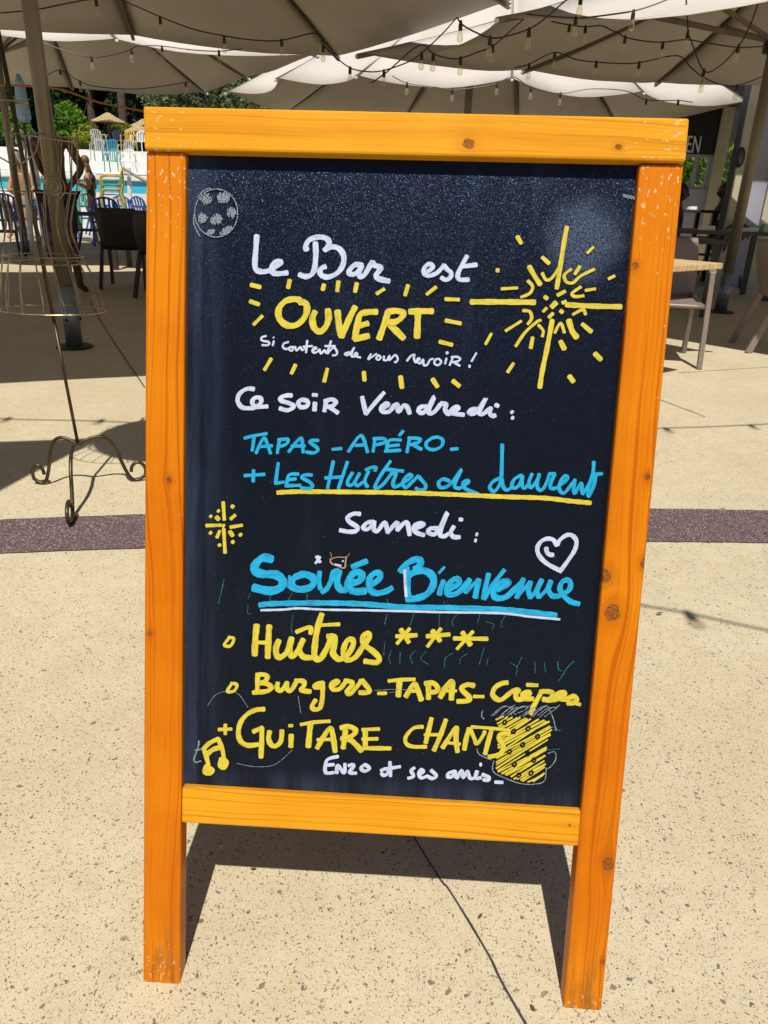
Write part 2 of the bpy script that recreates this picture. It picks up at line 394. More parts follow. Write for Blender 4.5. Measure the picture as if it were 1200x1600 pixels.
M = dict(
    ground=ground_mat(), band=band_mat(), panel=panel_mat(),
    joint=plain('joint_filler', (.05, .048, .05), .8),
    white=paint_mat('white_marker', (.52, .58, .74), (.24, .30, .48)),
    yellow=paint_mat('yellow_marker', (.62, .51, .042), (.34, .28, .028)),
    blue=paint_mat('blue_marker', (.008, .37, .65), (.005, .15, .33)),
    pink=paint_mat('brown_scratch', (.40, .25, .17), (.30, .17, .10)),
    green=chalk_mat('green_chalk', (.03, .16, .135)), grey=chalk_mat('grey_chalk', (.36, .42, .52)),
    bare=plain('bare_wood_side', (.40, .32, .23), .7), fabric=fabric_mat('umbrella_canvas', (.62, .58, .53), .10),
    pole=plain('taupe_metal', (.20, .165, .115), .42, .12, 5, .35), polegrey=plain('galvanised_sleeve', (.20, .22, .25), .35, .15, 10, .6),
    rib=plain('umbrella_rib_metal', (.17, .145, .105), .45, .1, 6, .2), black=plain('black_plastic', (.012, .012, .013), .45),
    iron=plain('aged_iron', (.085, .06, .035), .42, .3, 30, .75), wire=plain('cage_wire', (.33, .25, .16), .35, .3, 40, .7),
    bulb=bulb_mat('bulb_glass'),
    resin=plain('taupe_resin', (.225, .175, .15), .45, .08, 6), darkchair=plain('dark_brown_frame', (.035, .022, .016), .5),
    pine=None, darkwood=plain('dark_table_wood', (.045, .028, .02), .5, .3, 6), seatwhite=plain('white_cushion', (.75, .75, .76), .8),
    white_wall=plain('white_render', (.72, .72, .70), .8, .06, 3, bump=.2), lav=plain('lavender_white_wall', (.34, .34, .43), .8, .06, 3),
    cream=plain('cream_paint', (.46, .43, .30), .6, .08, 4), darkwall=plain('charcoal_paint_and_shade', (.010, .010, .011), .6),  # charcoal also serves as painted shade in the side opening
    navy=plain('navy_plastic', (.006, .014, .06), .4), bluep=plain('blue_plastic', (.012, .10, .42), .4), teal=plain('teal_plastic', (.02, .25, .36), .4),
    greenp=plain('green_plastic', (.10, .33, .24), .45), yellowp=plain('mustard_plastic', (.60, .36, .05), .45), greyp=plain('grey_mesh', (.42, .42, .40), .6),
    whitep=plain('white_plastic', (.78, .78, .77), .35), cyan=plain('cyan_pool_tile', (.05, .48, .66), .3, .1, 20),
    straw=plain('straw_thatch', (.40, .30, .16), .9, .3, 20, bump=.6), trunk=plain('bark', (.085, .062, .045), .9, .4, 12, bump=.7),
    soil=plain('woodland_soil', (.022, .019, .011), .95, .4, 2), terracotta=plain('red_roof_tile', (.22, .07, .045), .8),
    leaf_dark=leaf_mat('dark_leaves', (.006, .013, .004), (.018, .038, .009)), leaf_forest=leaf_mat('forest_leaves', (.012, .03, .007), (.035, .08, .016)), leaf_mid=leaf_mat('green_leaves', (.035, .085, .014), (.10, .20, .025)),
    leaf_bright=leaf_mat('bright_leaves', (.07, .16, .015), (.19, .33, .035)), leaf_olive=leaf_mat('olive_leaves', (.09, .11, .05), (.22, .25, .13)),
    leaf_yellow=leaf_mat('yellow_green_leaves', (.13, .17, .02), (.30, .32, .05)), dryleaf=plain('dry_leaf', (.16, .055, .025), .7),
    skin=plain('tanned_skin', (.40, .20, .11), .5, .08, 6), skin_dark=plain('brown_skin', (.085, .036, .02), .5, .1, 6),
    hair=plain('fair_brown_hair', (.13, .07, .03), .5, .35, 40), hair_dark=plain('dark_hair', (.010, .008, .007), .45, .3, 40),
    swim=plain('black_swimwear', (.015, .012, .02), .6), shirt=plain('white_cotton', (.62, .60, .66), .8), shorts=plain('olive_shorts', (.16, .15, .03), .8),
    rope=plain('orange_cord', (.42, .17, .06), .7), glass=glass_mat('window_glass'), skyblue=plain('pale_blue_canvas', (.28, .42, .66), .7),
    royal=plain('royal_blue_vinyl', (.02, .10, .55), .5), paper=plain('paper_napkin', (.75, .75, .74), .8), red=plain('orange_red_plastic', (.50, .11, .05), .5),
    letter=plain('off_white_letters', (.75, .75, .73), .5), lampgrey=plain('bulkhead_lamp_glass', (.06, .06, .08), .3),
)

# ------------------------------------------------------------------ setting: ground
mb = MB().add([(-60, -25, 0), (60, -25, 0), (60, 120, 0), (-60, 120, 0)], [(0,1,2,3)])
mb.build('ground', M['ground'], kind='structure')
# purple aggregate band across the paving, a very shallow arc
mb = MB()
xs = [-8+i*.02 for i in range(801)]
def arc(x, top):                       # fitted to the photograph's band
    return (2.512 + .123*x - .030*x*x) if top else (2.222 + .114*x - .025*x*x)
jt = random.Random(4)
for x in xs: mb.v += [Vector((x, arc(x, 0)+jt.uniform(-.0022, .0022), .004)), Vector((x, arc(x, 1)+jt.uniform(-.0022, .0022), .004))]
for i in range(len(xs)-1): mb.f.append((2*i, 2*i+2, 2*i+3, 2*i+1))
mb.build('paving_band', M['band'], kind='structure')
def joint(pts, wd):
    m = MB(); pts = smooth_path([Vector((p.x, p.y, .0045)) for p in pts], 5)
    for i, p in enumerate(pts):
        d = (pts[min(i+1, len(pts)-1)]-pts[max(i-1, 0)]).normalized(); q = Vector((-d.y, d.x, 0))*wd/2*(.8+.4*random.random())
        m.v += [p-q, p+q]
        if i: m.f.append((2*i-2, 2*i, 2*i+1, 2*i-1))
    m.build('paving_joint', M['joint'], kind='structure')
a = gp(640, 1300); b = gp(822, 1604)
joint([a+(a-b)*2.6, a, gp(703, 1395), gp(763, 1494), b, b+(b-a)*1.5], .0032)
joint([gp(140, 470), gp(165, 515), gp(190, 552), gp(226, 606)], .007)
joint([gp(985, 609), gp(1033, 626), gp(1102, 652)], .006)
joint([gp(1060, 583), gp(1250, 571)], .006)

# ------------------------------------------------------------------ chalkboard sign
BX, BY, PSI, LEAN = .00673, .70703, -.03317, .26402
ux = Vector((math.cos(PSI), math.sin(PSI), 0)); bn = Vector((-math.sin(PSI), math.cos(PSI), 0))
vz = bn*math.sin(LEAN)+Vector((0,0,1))*math.cos(LEAN); nrm = ux.cross(vz)
BO = Vector((BX, BY, 0))
BM = Matrix(((ux.x, -nrm.x, vz.x, BX), (ux.y, -nrm.y, vz.y, BY), (ux.z, -nrm.z, vz.z, 0), (0,0,0,1)))
BMI = BM.inverted()
def bp(px, py, wd=0.0):                # photo pixel -> sign-local point on the plane wd in front of the legs
    d = ray(px, py); q = BO+nrm*wd; t = (q-CAMP).dot(nrm)/d.dot(nrm); return BMI @ (CAMP+d*t)
sign = thing('chalkboard_sign', 'orange wooden A-frame chalkboard covered in coloured French handwriting, standing on sunlit paving', 'chalkboard')
sign.matrix_world = BM
def board_part(name, px4, wd, th, mat, bevel=.003):
    f = [bp(x, y, wd) for x, y in px4]; b = [p+Vector((0, th, 0)) for p in f]
    m = MB(); o = [f[3], f[2], f[1], f[0]]; ob = [b[3], b[2], b[1], b[0]]
    m.hexa(ob, o)
    return m.build(name, mat, sign, bevel=bevel)
TONE_R = ((.72, .34, .018), (.65, .265, .010), (.42, .125, .005))
TONE_L = ((.64, .205, .005), (.54, .134, .003), (.34, .062, .002))
def kn(lst, wd=0): return [(bp(x, y, wd).x, bp(x, y, wd).z, r/1000) for x, y, r in lst]
w_top = wood_mat('varnished_pine_rail', 0, TONE_R, kn([(732, 225, 6.4), (966, 230, 3.6)], .006), (.20, .335, 0))
w_bot = wood_mat('varnished_pine_crossbar', 0, TONE_R, kn([(890, 1290, 1.5)]), (.28, .40, 0))
w_ll = wood_mat('varnished_pine_upright', 2, TONE_L, kn([(264, 749, 4), (234, 990, 3.5)]), (.95, 1.16, .10))
w_lr = wood_mat('varnished_pine_upright_knotty', 2, TONE_L, kn([(957, 957, 10), (946, 900, 8), (1007, 880, 6), (950, 1350, 8.5), (942, 1503, 3.5), (993, 415, 4), (1012, 745, 4)]), (.93, 1.16, .09))
board_part('top_rail', [(223,165), (1078,184), (1072,252), (225,233)], .007, .034, w_top, .003)
board_part('leg', [(228,236), (290,238), (281,1541), (223,1537)], 0, .030, w_ll, .003)
board_part('leg', [(1000,256), (1069,257), (940,1580), (881,1575)], 0, .030, w_lr, .003)
board_part('bottom_rail', [(284,1230), (908.5,1268), (904.3,1323), (283.2,1286)], -.001, .026, w_bot, .003)
WP = -.0115
panel = board_part('panel', [(284,236), (1006,250), (914,1274), (281,1236)], WP, .006, M['panel'], 0)
# rear frame, leaning the other way and hinged under the top rail
def rear(u, t, off=0):                 # point on the rear frame: t 0 at the top hinge, 1 at the ground
    top = BM @ Vector((u, .046, 1.165)); foot = Vector((top.x, top.y+top.z*math.tan(R(15)), 0))
    return BMI @ (top.lerp(foot, t))
for u in (-.302, .302):
    MB().beam(rear(u, 0), rear(u, 1), .052, .028, (0,1,0)).build('rear_leg', w_ll, sign, bevel=.003)
MB().beam(rear(-.276, .76), rear(.276, .76), .026, .052, rear(0, 0)-rear(0, 1)).build('rear_rail', w_bot, sign, bevel=.003)
MB().beam(rear(-.276, .022), rear(.276, .022), .026, .05, rear(0, 0)-rear(0, 1)).build('rear_rail', w_bot, sign, bevel=.003)
m = MB(); m.hexa([rear(-.276, .735), rear(.276, .735), rear(.276, .045), rear(-.276, .045)], [p+Vector((0,.006,0)) for p in (rear(-.276, .735), rear(.276, .735), rear(.276, .045), rear(-.276, .045))])
m.build('rear_panel', M['panel'], sign)
for u in (-.2, .2):
    MB().tube([(u-.025, .036, 1.176), (u+.025, .036, 1.176)], .006, 10).box(u-.024, u+.024, .028, .0285, 1.15, 1.17).build('hinge', M['polegrey'], sign)

# ---- handwriting: marker strokes traced on the panel
class Pen:
    z = 0
    def __init__(s, lift=.0007): s.lift = lift; s.parts = []; s.bb = []; s.m = None
    def stroke(s, pts, wpx, taper=0):
        pts = [Vector((p[0], p[1], 0)) for p in pts]
        s.m = MB(); s.m.uv = []; s.parts.append(s.m)
        s.bb.append((min(p.x for p in pts), min(p.y for p in pts), max(p.x for p in pts), max(p.y for p in pts)))
        L = sum((pts[i+1]-pts[i]).length for i in range(len(pts)-1))
        path = smooth_path(pts, max(3, int(L/len(pts)/2.2)+2))
        m = len(path); base = .0004+s.lift+Pen.z; Pen.z = (Pen.z+.00003) % .0006
        u = random.random()*900; o = len(s.m.v); ph = random.random()*9
        def vert(p, k, vv, uu):
            q = bp(p.x, p.y, WP); s.m.v.append(Vector((q.x, q.y-base-.0000035*k, q.z))); s.m.uv.append((uu, vv))
        rows = []
        def tangent(i):
            d = path[min(i+1, m-1)]-path[max(i-1, 0)]
            return d.normalized() if d.length > 1e-6 else Vector((1,0,0))
        # rounded start, body, rounded end
        seq = []
        hw = wpx/2
        sk_ = random.uniform(-.3, .3)
        for c in (1.0, .9, .65, .3): seq.append((path[0]-tangent(0)*hw*c*.55, tangent(0), hw*max(.12, 1-c**3.2)**.5))
        for i in range(m):
            tg = tangent(i); k = (.90+.20*abs(tg.x*.6+tg.y*.8))*(1+.07*math.sin(ph+i*.55)+.04*math.sin(ph*2+i*1.7))
            if taper and i > m*.6: k *= 1-taper*(i-m*.6)/(m*.4)
            seq.append((path[i], tangent(i), hw*k))
        for c in (.3, .65, .9, 1.0): seq.append((path[-1]+tangent(m-1)*hw*c*.55, tangent(m-1), hw*max(.12, 1-c**3.2)**.5*(1-taper)))
        for k, (p, d, h) in enumerate(seq):
            nn = Vector((-d.y, d.x, 0)); u += 2
            vert(p-nn*h, k, 0, u); vert(p, k+.3, .5, u); vert(p+nn*h, k, 1, u)
        n = len(seq)
        for k in range(n-1):
            a = o+3*k
            s.m.f.append((a, a+1, a+4, a+3)); s.m.f.append((a+1, a+2, a+5, a+4))
    def many(s, ox, oy, sc, wpx, strokes):
        for st in strokes:
            wd = wpx
            if isinstance(st[-1], (int, float)): wd = st[-1]; st = st[:-1]
            s.stroke([(ox+x/sc, oy+y/sc) for x, y in st], wd)
        return s
    def done(s, name, mat, label=None, gap=9):
        # strokes that touch or nearly touch make one word or one mark
        n = len(s.bb); g = list(range(n))
        def root(i):
            while g[i] != i: i = g[i]
            return i
        for i in range(n):
            for j in range(i):
                a, b = s.bb[i], s.bb[j]
                if a[0]-gap < b[2] and b[0]-gap < a[2] and a[1]-gap < b[3] and b[1]-gap < a[3]: g[root(i)] = root(j)
        gs = sorted(set(root(i) for i in range(n)))
        for r_ in gs:
            m = MB(); m.uv = []
            for i in range(n):
                if root(i) == r_: m.add(s.parts[i].v, s.parts[i].f); m.uv += s.parts[i].uv
            o = m.build(name, M[mat], panel)
            if label and len(gs) == 1: o['label'] = label

p = Pen()
p.many(380, 350, 5, 8.2, [
 [(107,92),(100,200),(93,300),(99,350),(130,372),(190,370),(245,340),(290,312),(287,295),(255,297),(225,340),(228,375),(265,390),(345,383)],
 [(565,148),(568,230),(560,340),(535,395),(490,412),(440,396)],
 [(497,205),(490,172),(520,125),(590,104),(650,115),(672,148),(655,185),(637,207)],
 [(640,205),(690,180),(750,195),(785,250),(780,320),(740,380),(670,415),(617,405),(600,375),(615,345),(643,335)],
 [(930,325),(880,318),(840,350),(828,382),(860,395),(900,372),(928,332)], [(927,330),(905,385),(920,412),(950,395),(990,330),(1010,297)],
 [(1008,300),(1028,325),(1075,340),(1060,370),(1037,403),(1062,430),(1140,448)]])
p.many(600, 380, 5, 7, [[(325,232),(380,195),(372,170),(340,168),(312,202),(317,240),(350,256),(410,235),(455,190),(468,172)],
 [(468,176),(492,205),(525,235),(515,272),(480,288),(448,270)], [(648,102),(600,190),(575,250),(590,285),(660,286)], [(612,184),(722,170)]])
p.done('lettering', 'white', 'white handwritten words Le Bar est')
p = Pen()
p.many(380, 440, 5, 9.6, [
 [(447,148),(400,138),(330,155),(280,215),(285,290),(340,340),(410,342),(470,295),(499,230),(490,172),(443,160)],
 [(562,237),(542,290),(555,360),(600,392),(645,355),(668,290),(662,222)], [(738,232),(748,330),(768,430)], [(875,200),(830,290),(770,430)],
 [(1043,238),(975,240),(915,260),(890,350),(872,448)], [(910,345),(973,328)], [(872,450),(978,425)]])
p.many(560, 460, 5, 9.6, [[(235,132),(200,240),(162,348)], [(235,135),(300,130),(350,147),(330,190),(280,218),(228,214)], [(225,215),(290,280),(353,343)],
 [(402,135),(490,132),(578,132)], [(465,150),(462,240),(458,335)]])
p.done('lettering', 'yellow', 'yellow handwritten word OUVERT')
p = Pen()
p.many(380, 350, 5, 6.5, [[(62,476),(135,495)], [(365,440),(352,500)], [(632,475),(622,515)], [(745,450),(735,525)], [(888,465),(875,530)], [(1100,510),(1045,545)]])
p.many(600, 380, 5, 6, [[(188,330),(165,408)], [(405,345),(335,400)], [(480,438),(585,442)], [(880,213),(893,213), 7]])
p.many(560, 460, 5, 6.3, [[(682,205),(798,228)], [(634,370),(732,395)]])
p.many(380, 440, 5, 6.2, [[(55,155),(125,180)], [(150,270),(85,335)]])
p.many(390, 510, 6.316, 6, [[(215,320),(150,430)], [(455,380),(415,465)], [(768,420),(738,545)], [(1128,450),(1135,535)]])
p.many(560, 530, 6, 7, [[(395,350),(408,455)], [(695,375),(740,445)], [(885,390),(945,440)]])
p.done('dash_mark', 'yellow', None, 4)
p = Pen()
p.many(640, 280, 3.3333, 5, [
 [(818,250),(800,350),(780,480),(765,570), 6.8], [(320,640),(480,640),(650,642), 8.6], [(815,655),(960,662),(1100,665), 8], [(742,735),(715,880),(690,1000),(677,1085), 7.4],
 [(622,455),(650,505),(680,550), 7], [(615,530),(640,560),(625,595),(580,615)], [(690,490),(710,525),(740,515),(775,465)], [(840,470),(805,500),(815,535),(850,540),(890,505),(960,470)],
 [(885,455),(860,495), 5.5], [(890,562),(845,595),(860,612),(905,608)], [(915,580),(965,572)], [(690,408),(725,440), 6], [(560,300),(580,335), 6.5], [(925,385),(955,355), 4.8],
 [(1035,520),(1065,505)], [(478,572),(560,567), 5], [(590,685),(625,690),(635,725),(615,755)], [(500,790),(580,740)], [(552,870),(600,800),(660,745),(682,735)],
 [(670,760),(695,790),(690,820), 4.5], [(640,825),(630,880), 6], [(755,800),(785,750),(805,800), 4.6], [(828,735),(845,790),(870,825), 8.5], [(850,705),(900,680),(915,705)],
 [(898,755),(945,795), 6.5], [(785,845),(805,885), 7.5], [(963,908),(995,940), 7], [(830,1025),(852,1055), 7], [(540,960),(510,1005), 5.5], [(425,805),(395,860), 4.6],
 [(703,613),(715,623), 6.5], [(770,605),(808,585), 6], [(740,665),(760,645), 9], [(795,645),(812,638), 6], [(785,685),(795,695), 6], [(695,690),(712,672)], [(725,720),(745,700), 6]])
p.done('drawing', 'yellow', 'large yellow firework star drawing', 60)
p = Pen()
p.many(390, 510, 6.316, 3.3, [
 [(165,95),(120,110),(125,140),(190,155),(185,185),(125,185)], [(240,145),(230,190)], [(237,110),(241,112)],
 [(385,155),(340,170),(330,205),(365,225),(405,205),(430,215),(420,240),(395,232),(400,208),(440,205)], [(450,200),(465,240),(500,205),(520,235),(550,215)],
 [(570,140),(558,260)], [(530,200),(620,195)], [(615,240),(660,218),(640,207),(622,240),(640,262),(680,245)], [(680,245),(690,225),(705,270),(740,235),(755,265)],
 [(805,145),(765,265)], [(745,195),(845,195)], [(770,270),(830,210),(865,255),(850,285),(820,285)],
 [(985,255),(940,270),(965,285),(1000,260),(1035,205),(1005,280),(1025,300),(1065,278),(1050,262),(1035,290),(1095,308)]])
p.many(560, 530, 6, 3.3, [
 [(118,140),(92,188),(115,175),(170,138)], [(188,150),(168,178),(190,195),(210,170),(188,152)], [(240,160),(240,195),(270,195),(292,155),(290,198),(325,165)],
 [(328,160),(350,150),(370,185),(355,215),(340,212)], [(455,205),(490,160),(525,145),(520,180),(535,218)], [(535,220),(575,190),(560,180),(548,212),(580,230)],
 [(580,230),(607,190),(612,242),(645,240),(670,195),(700,185)], [(725,187),(710,225),(745,245),(775,215),(755,185),(725,190)], [(825,180),(812,230)], [(825,127),(838,130), 4.6],
 [(885,170),(855,245)], [(870,170),(920,165),(955,185),(930,208),(880,215)], [(890,215),(950,250)], [(1105,130),(1060,208)], [(1037,254),(1045,254), 5]])
p.done('lettering', 'white', 'small white handwritten line Si contents de vous revoir')
p = Pen()
p.many(360, 590, 5, 6.8, [
 [(185,90),(130,88),(75,125),(58,180),(90,230),(150,240),(200,230),(240,195),(235,160),(195,157),(172,190),(190,222),(230,228),(290,225)],
 [(480,140),(440,140),(395,155),(400,180),(460,200),(497,225),(450,255),(388,240)], [(560,172),(530,195),(550,230),(600,222),(605,187),(568,172)], [(662,198),(658,255), 7.5], [(645,135),(678,137), 5.5],
 [(750,182),(735,262)], [(737,185),(790,170),(825,190),(800,220),(752,230)], [(770,225),(840,275)], [(1030,152),(1045,220),(1060,283)], [(1060,283),(1120,210),(1200,118)]])
p.many(580, 600, 5, 7, [
 [(80,195),(130,165),(112,152),(80,182),(90,215),(140,215),(182,165)], [(185,165),(202,160),(215,215),(250,170),(280,180),(300,230)],
 [(430,175),(385,180),(370,212),(400,226),(440,190),(490,102),(455,190),(452,225),(490,220),(540,160)], [(545,152),(588,160),(575,195),(600,235)],
 [(600,235),(650,215),(680,187),(652,180),(622,212),(650,232),(722,240)], [(830,197),(780,200),(765,222),(800,232),(840,200),(895,112),(845,215),(870,235),(915,200)],
 [(933,185),(925,225),(945,248),(968,245)], [(970,162),(992,173), 6], [(1096,216),(1102,223), 6], [(1099,262),(1108,266), 6]])
p.done('lettering', 'white', 'white handwritten line Ce soir Vendredi')
p = Pen()
p.many(370, 665, 5, 5.2, [
 [(62,98),(130,80),(236,62)], [(138,88),(122,195)], [(152,215),(200,112),(225,107),(265,218)], [(180,165),(278,157)], [(335,108),(318,215)], [(325,110),(400,107),(387,145),(335,163)],
 [(407,205),(480,112),(510,107),(520,210)], [(430,160),(533,158)], [(638,115),(590,115),(572,130),(620,165),(635,193),(600,213),(543,205)], [(748,185),(818,178)],
 [(872,203),(970,77),(1023,208)], [(925,155),(1000,150)], [(1080,107),(1065,203)], [(1067,102),(1150,102),(1158,130),(1090,150)]])
p.many(550, 665, 5, 5.2, [
 [(383,112),(290,117),(270,195)], [(285,160),(368,150)], [(257,200),(378,192)], [(400,42),(370,76)], [(450,97),(430,208)], [(440,97),(530,102),(518,130),(450,150)], [(470,145),(543,185)],
 [(630,95),(582,130),(587,172),(640,188),(698,160),(708,112),(670,90),(622,97)], [(772,185),(825,180)]])
p.done('lettering', 'blue', 'blue handwritten line TAPAS APERO')
p = Pen()
p.many(370, 665, 5, 5.4, [
 [(62,390),(218,380)], [(133,347),(130,436)], [(325,292),(305,445)], [(300,450),(368,440)], [(483,378),(410,385),(390,463)], [(400,422),(463,415)], [(382,470),(498,465)],
 [(588,385),(530,385),(512,405),(570,440),(593,468),(570,490),(503,485)], [(755,278),(710,488)], [(865,283),(795,488)], [(692,408),(828,400)],
 [(905,367),(868,430),(872,462),(910,455),(960,372)], [(960,372),(925,440),(945,468),(985,440)], [(1030,357),(1000,430),(1022,478)], [(1008,345),(1050,327),(1086,326),(1080,353)]])
p.many(550, 665, 5, 5.6, [
 [(300,278),(230,380),(182,468),(200,488),(250,450),(310,372)], [(265,340),(400,355)], [(312,377),(345,372),(320,448),(332,480)],
 [(332,480),(380,460),(463,402),(450,382),(420,402),(397,450),(420,483),(470,440),(518,392)], [(520,397),(573,460),(568,493),(530,503),(498,487)],
 [(760,432),(710,417),(677,445),(690,483),(740,475),(790,432),(855,342),(812,430),(802,478),(840,490)], [(840,490),(908,442),(893,427),(867,450),(882,490),(985,535)]])
p.many(710, 680, 5, 5.6, [
 [(372,72),(370,200),(366,330)], [(365,330),(302,360),(274,408),(310,438),(350,390),(370,342),(380,400),(410,428),(450,400)],
 [(520,312),(470,340),(447,388),(470,413),(510,380),(530,314),(525,380),(545,413),(580,380)], [(605,302),(580,370),(600,408),(650,340),(660,304)], [(660,302),(645,400),(680,428),(720,370),(740,304)],
 [(740,302),(780,302),(765,340),(747,400),(780,415),(850,370),(883,332),(860,317),(822,370),(817,420),(850,453),(900,400),(940,347)],
 [(940,347),(930,430),(945,448),(988,372),(995,430),(1000,458)], [(1000,458),(1050,380),(1085,292)], [(1088,207),(1080,300),(1052,400),(1046,476),(1085,400),(1103,312)], [(1080,307),(1152,300)]])
p.done('lettering', 'blue', 'blue handwritten line Les Huitres de Laurent')
p = Pen()
p.stroke([(434,769.5),(470,768),(570,768.8),(640,770),(710,772.5),(790,776),(850,778),(890,782.5),(922,785.5)], 7)
p.done('underline', 'yellow', 'long yellow underline')
p = Pen()
p.many(520, 780, 5, 6.8, [
 [(213,115),(165,112),(117,140),(130,175),(190,215),(185,245),(130,253),(58,241)], [(320,177),(270,182),(237,218),(270,233),(310,200),(325,172),(320,228),(350,248),(405,182),(430,258)],
 [(430,258),(500,182),(505,240)], [(505,240),(560,182),(585,192),(600,278)], [(635,228),(708,202),(690,187),(640,202),(632,235),(660,263),(712,279)],
 [(820,227),(762,227),(747,258),(790,273),(830,232),(895,102),(850,220),(837,278),(870,288),(900,270)], [(945,212),(920,260),(945,293),(990,294)], [(990,156),(1010,158), 6], [(1122,272),(1127,274), 6], [(1112,320),(1117,321), 6]])
p.done('lettering', 'white', 'white handwritten word Samedi')
p = Pen()
p.many(740, 820, 6.667, 6.6, [[(865,213),(830,157),(770,142),(702,170),(662,240),(682,320),(760,400),(885,468)], [(870,205),(900,152),(970,104),(1030,114),(1068,170),(1050,260),(980,370),(895,485)], [(755,238),(760,280),(790,308),(825,310)]])
p.done('drawing', 'white', 'white heart drawing', 60)
p = Pen()
p.many(380, 850, 4.8, 10, [
 [(215,112),(150,102),(95,150),(92,200),(150,222),(250,230),(300,280),(270,335),(190,348),(82,325), 13], [(440,227),(378,257),(367,313),(430,338),(510,318),(533,262),(480,228),(432,227), 11],
 [(347,238),(342,328), 4], [(574,207),(570,270),(578,335), 7], [(592,358),(630,330),(665,262),(680,207),(715,202), 8.5], [(720,202),(705,290),(730,338),(768,345), 10],
 [(798,292),(870,277),(890,228),(850,208),(807,242),(787,310),(830,353),(915,350), 11], [(950,312),(1020,262),(1025,222),(985,217),(947,262),(952,338),(1000,367),(1070,353),(1115,328), 9.5], [(820,168),(925,127), 9]])
p.done('lettering', 'blue', 'bold blue handwritten word Soiree')
p = Pen()
p.many(600, 860, 6.667, 8, [
 [(235,180),(240,300),(245,410),(250,470), 10], [(170,215),(230,142),(320,93),(378,98),(373,150),(320,188), 10], [(245,272),(330,217),(430,212),(508,272),(508,368),(440,456),(330,498),(240,500), 11],
 [(620,315),(590,390),(577,455), 8], [(628,172),(572,233), 4.5], [(678,402),(778,342),(768,298),(720,302),(662,370),(658,438),(710,458),(790,420),(890,302), 9],
 [(890,302),(865,380),(850,435), 8], [(857,432),(920,360),(980,304), 6], [(985,302),(965,400),(950,485), 9]])
p.many(740, 820, 6.667, 8, [
 [(155,512),(125,640),(102,765), 8], [(112,768),(200,620),(318,468), 7], [(248,672),(348,622),(348,588),(290,592),(212,660),(212,738),(270,762),(350,738),(440,650), 9.5],
 [(440,650),(518,562), 6], [(518,562),(480,660),(448,755), 8], [(462,738),(588,592), 6], [(590,592),(570,680),(590,755), 8], [(592,755),(640,700),(708,572), 7], [(708,572),(660,680),(680,752), 8],
 [(682,752),(760,670),(803,584), 6.5], [(803,584),(777,670),(820,738),(890,738), 8], [(890,738),(988,680),(1008,612),(978,573),(922,592),(897,660),(932,730),(1010,798),(1095,820), 8]])
p.done('lettering', 'blue', 'blue handwritten word Bienvenue')
p = Pen()
p.stroke([(406,944.8),(430,942.7),(505,941.7),(567,943.3),(630,948),(700,949),(780,951.5),(820,955),(868,960.5)], 8.5)
p.done('underline', 'blue', 'thick blue underline')
p = Pen()
p.stroke([(408,953),(442,952),(467,950),(505,952),(567,952.9),(630,954.3),(690,955.9),(780,957.5),(830,963),(874,967)], 3.6)
p.many(380, 850, 4.8, 3.2, [[(195,117),(130,132),(102,172)], [(122,240),(220,232),(288,270),(278,310),(200,333), 3.8], [(548,92),(580,135), 4], [(578,96),(543,143), 4], [(561,88),(563,135), 4]])
p.many(600, 860, 6.667, 4, [[(215,203),(220,330),(231,478)]])
p.done('highlight_stroke', 'white', None, 6)
p = Pen()
p.many(380, 950, 5, 9.2, [
 [(107,132),(95,260),(92,363)], [(205,137),(198,260),(193,383)], [(92,266),(203,268), 6.5], [(280,252),(258,310),(265,368),(300,378),(350,330),(380,232)], [(380,232),(365,330),(385,378),(430,330),(470,244), 8.5],
 [(470,244),(440,320),(470,378),(530,385), 8.5], [(417,185),(500,152),(530,157),(526,198), 7], [(615,47),(580,160),(560,300),(560,378),(600,398),(650,320),(690,232)], [(602,132),(752,125), 5.8],
 [(662,220),(710,225),(715,280),(702,350),(740,398)], [(740,400),(800,380),(850,310),(860,252),(820,247),(790,300),(787,368),(820,403),(880,378),(940,290), 8.5],
 [(940,290),(985,230),(975,197),(940,215),(945,280),(1020,340),(1063,390),(1040,423),(950,412), 8.5]])
p.many(280, 840, 3.3333, 5, [[(258,525),(236,558),(268,562),(286,525),(258,518)]])
p.done('lettering', 'yellow', 'yellow handwritten word Huitres')
p = Pen()
p.many(600, 970, 4, 6, [[(105,52),(155,133), 7], [(160,47),(82,140)], [(78,95),(203,88), 7], [(302,60),(350,123), 7.5], [(355,47),(272,158)], [(268,95),(408,83), 7], [(490,70),(540,148), 7.5], [(555,65),(457,173)], [(437,108),(645,110), 6.5]])
p.done('asterisk', 'yellow', None, 3)
p = Pen()
p.many(280, 1030, 3.3333, 5, [[(272,130),(252,165),(288,162),(302,130),(272,123)]])
p.many(340, 1040, 4.615, 7.2, [
 [(290,77),(288,188)], [(282,66),(330,62),(360,77),(345,108),(302,123)], [(302,125),(360,130),(390,160),(350,183),(258,192)], [(435,122),(430,160),(460,178),(500,122)], [(500,117),(502,165),(530,178),(570,112)],
 [(562,106),(618,110),(625,140),(602,173),(670,185)], [(758,122),(710,132),(702,153),(750,150)], [(757,117),(757,220),(740,300),(700,313),(682,290),(708,245)],
 [(820,150),(868,117),(850,108),(822,130),(832,168),(880,165),(918,122)], [(917,107),(968,115),(968,140),(932,183),(960,198),(1020,130),(1035,104)], [(1040,102),(1098,183),(1024,192)]])
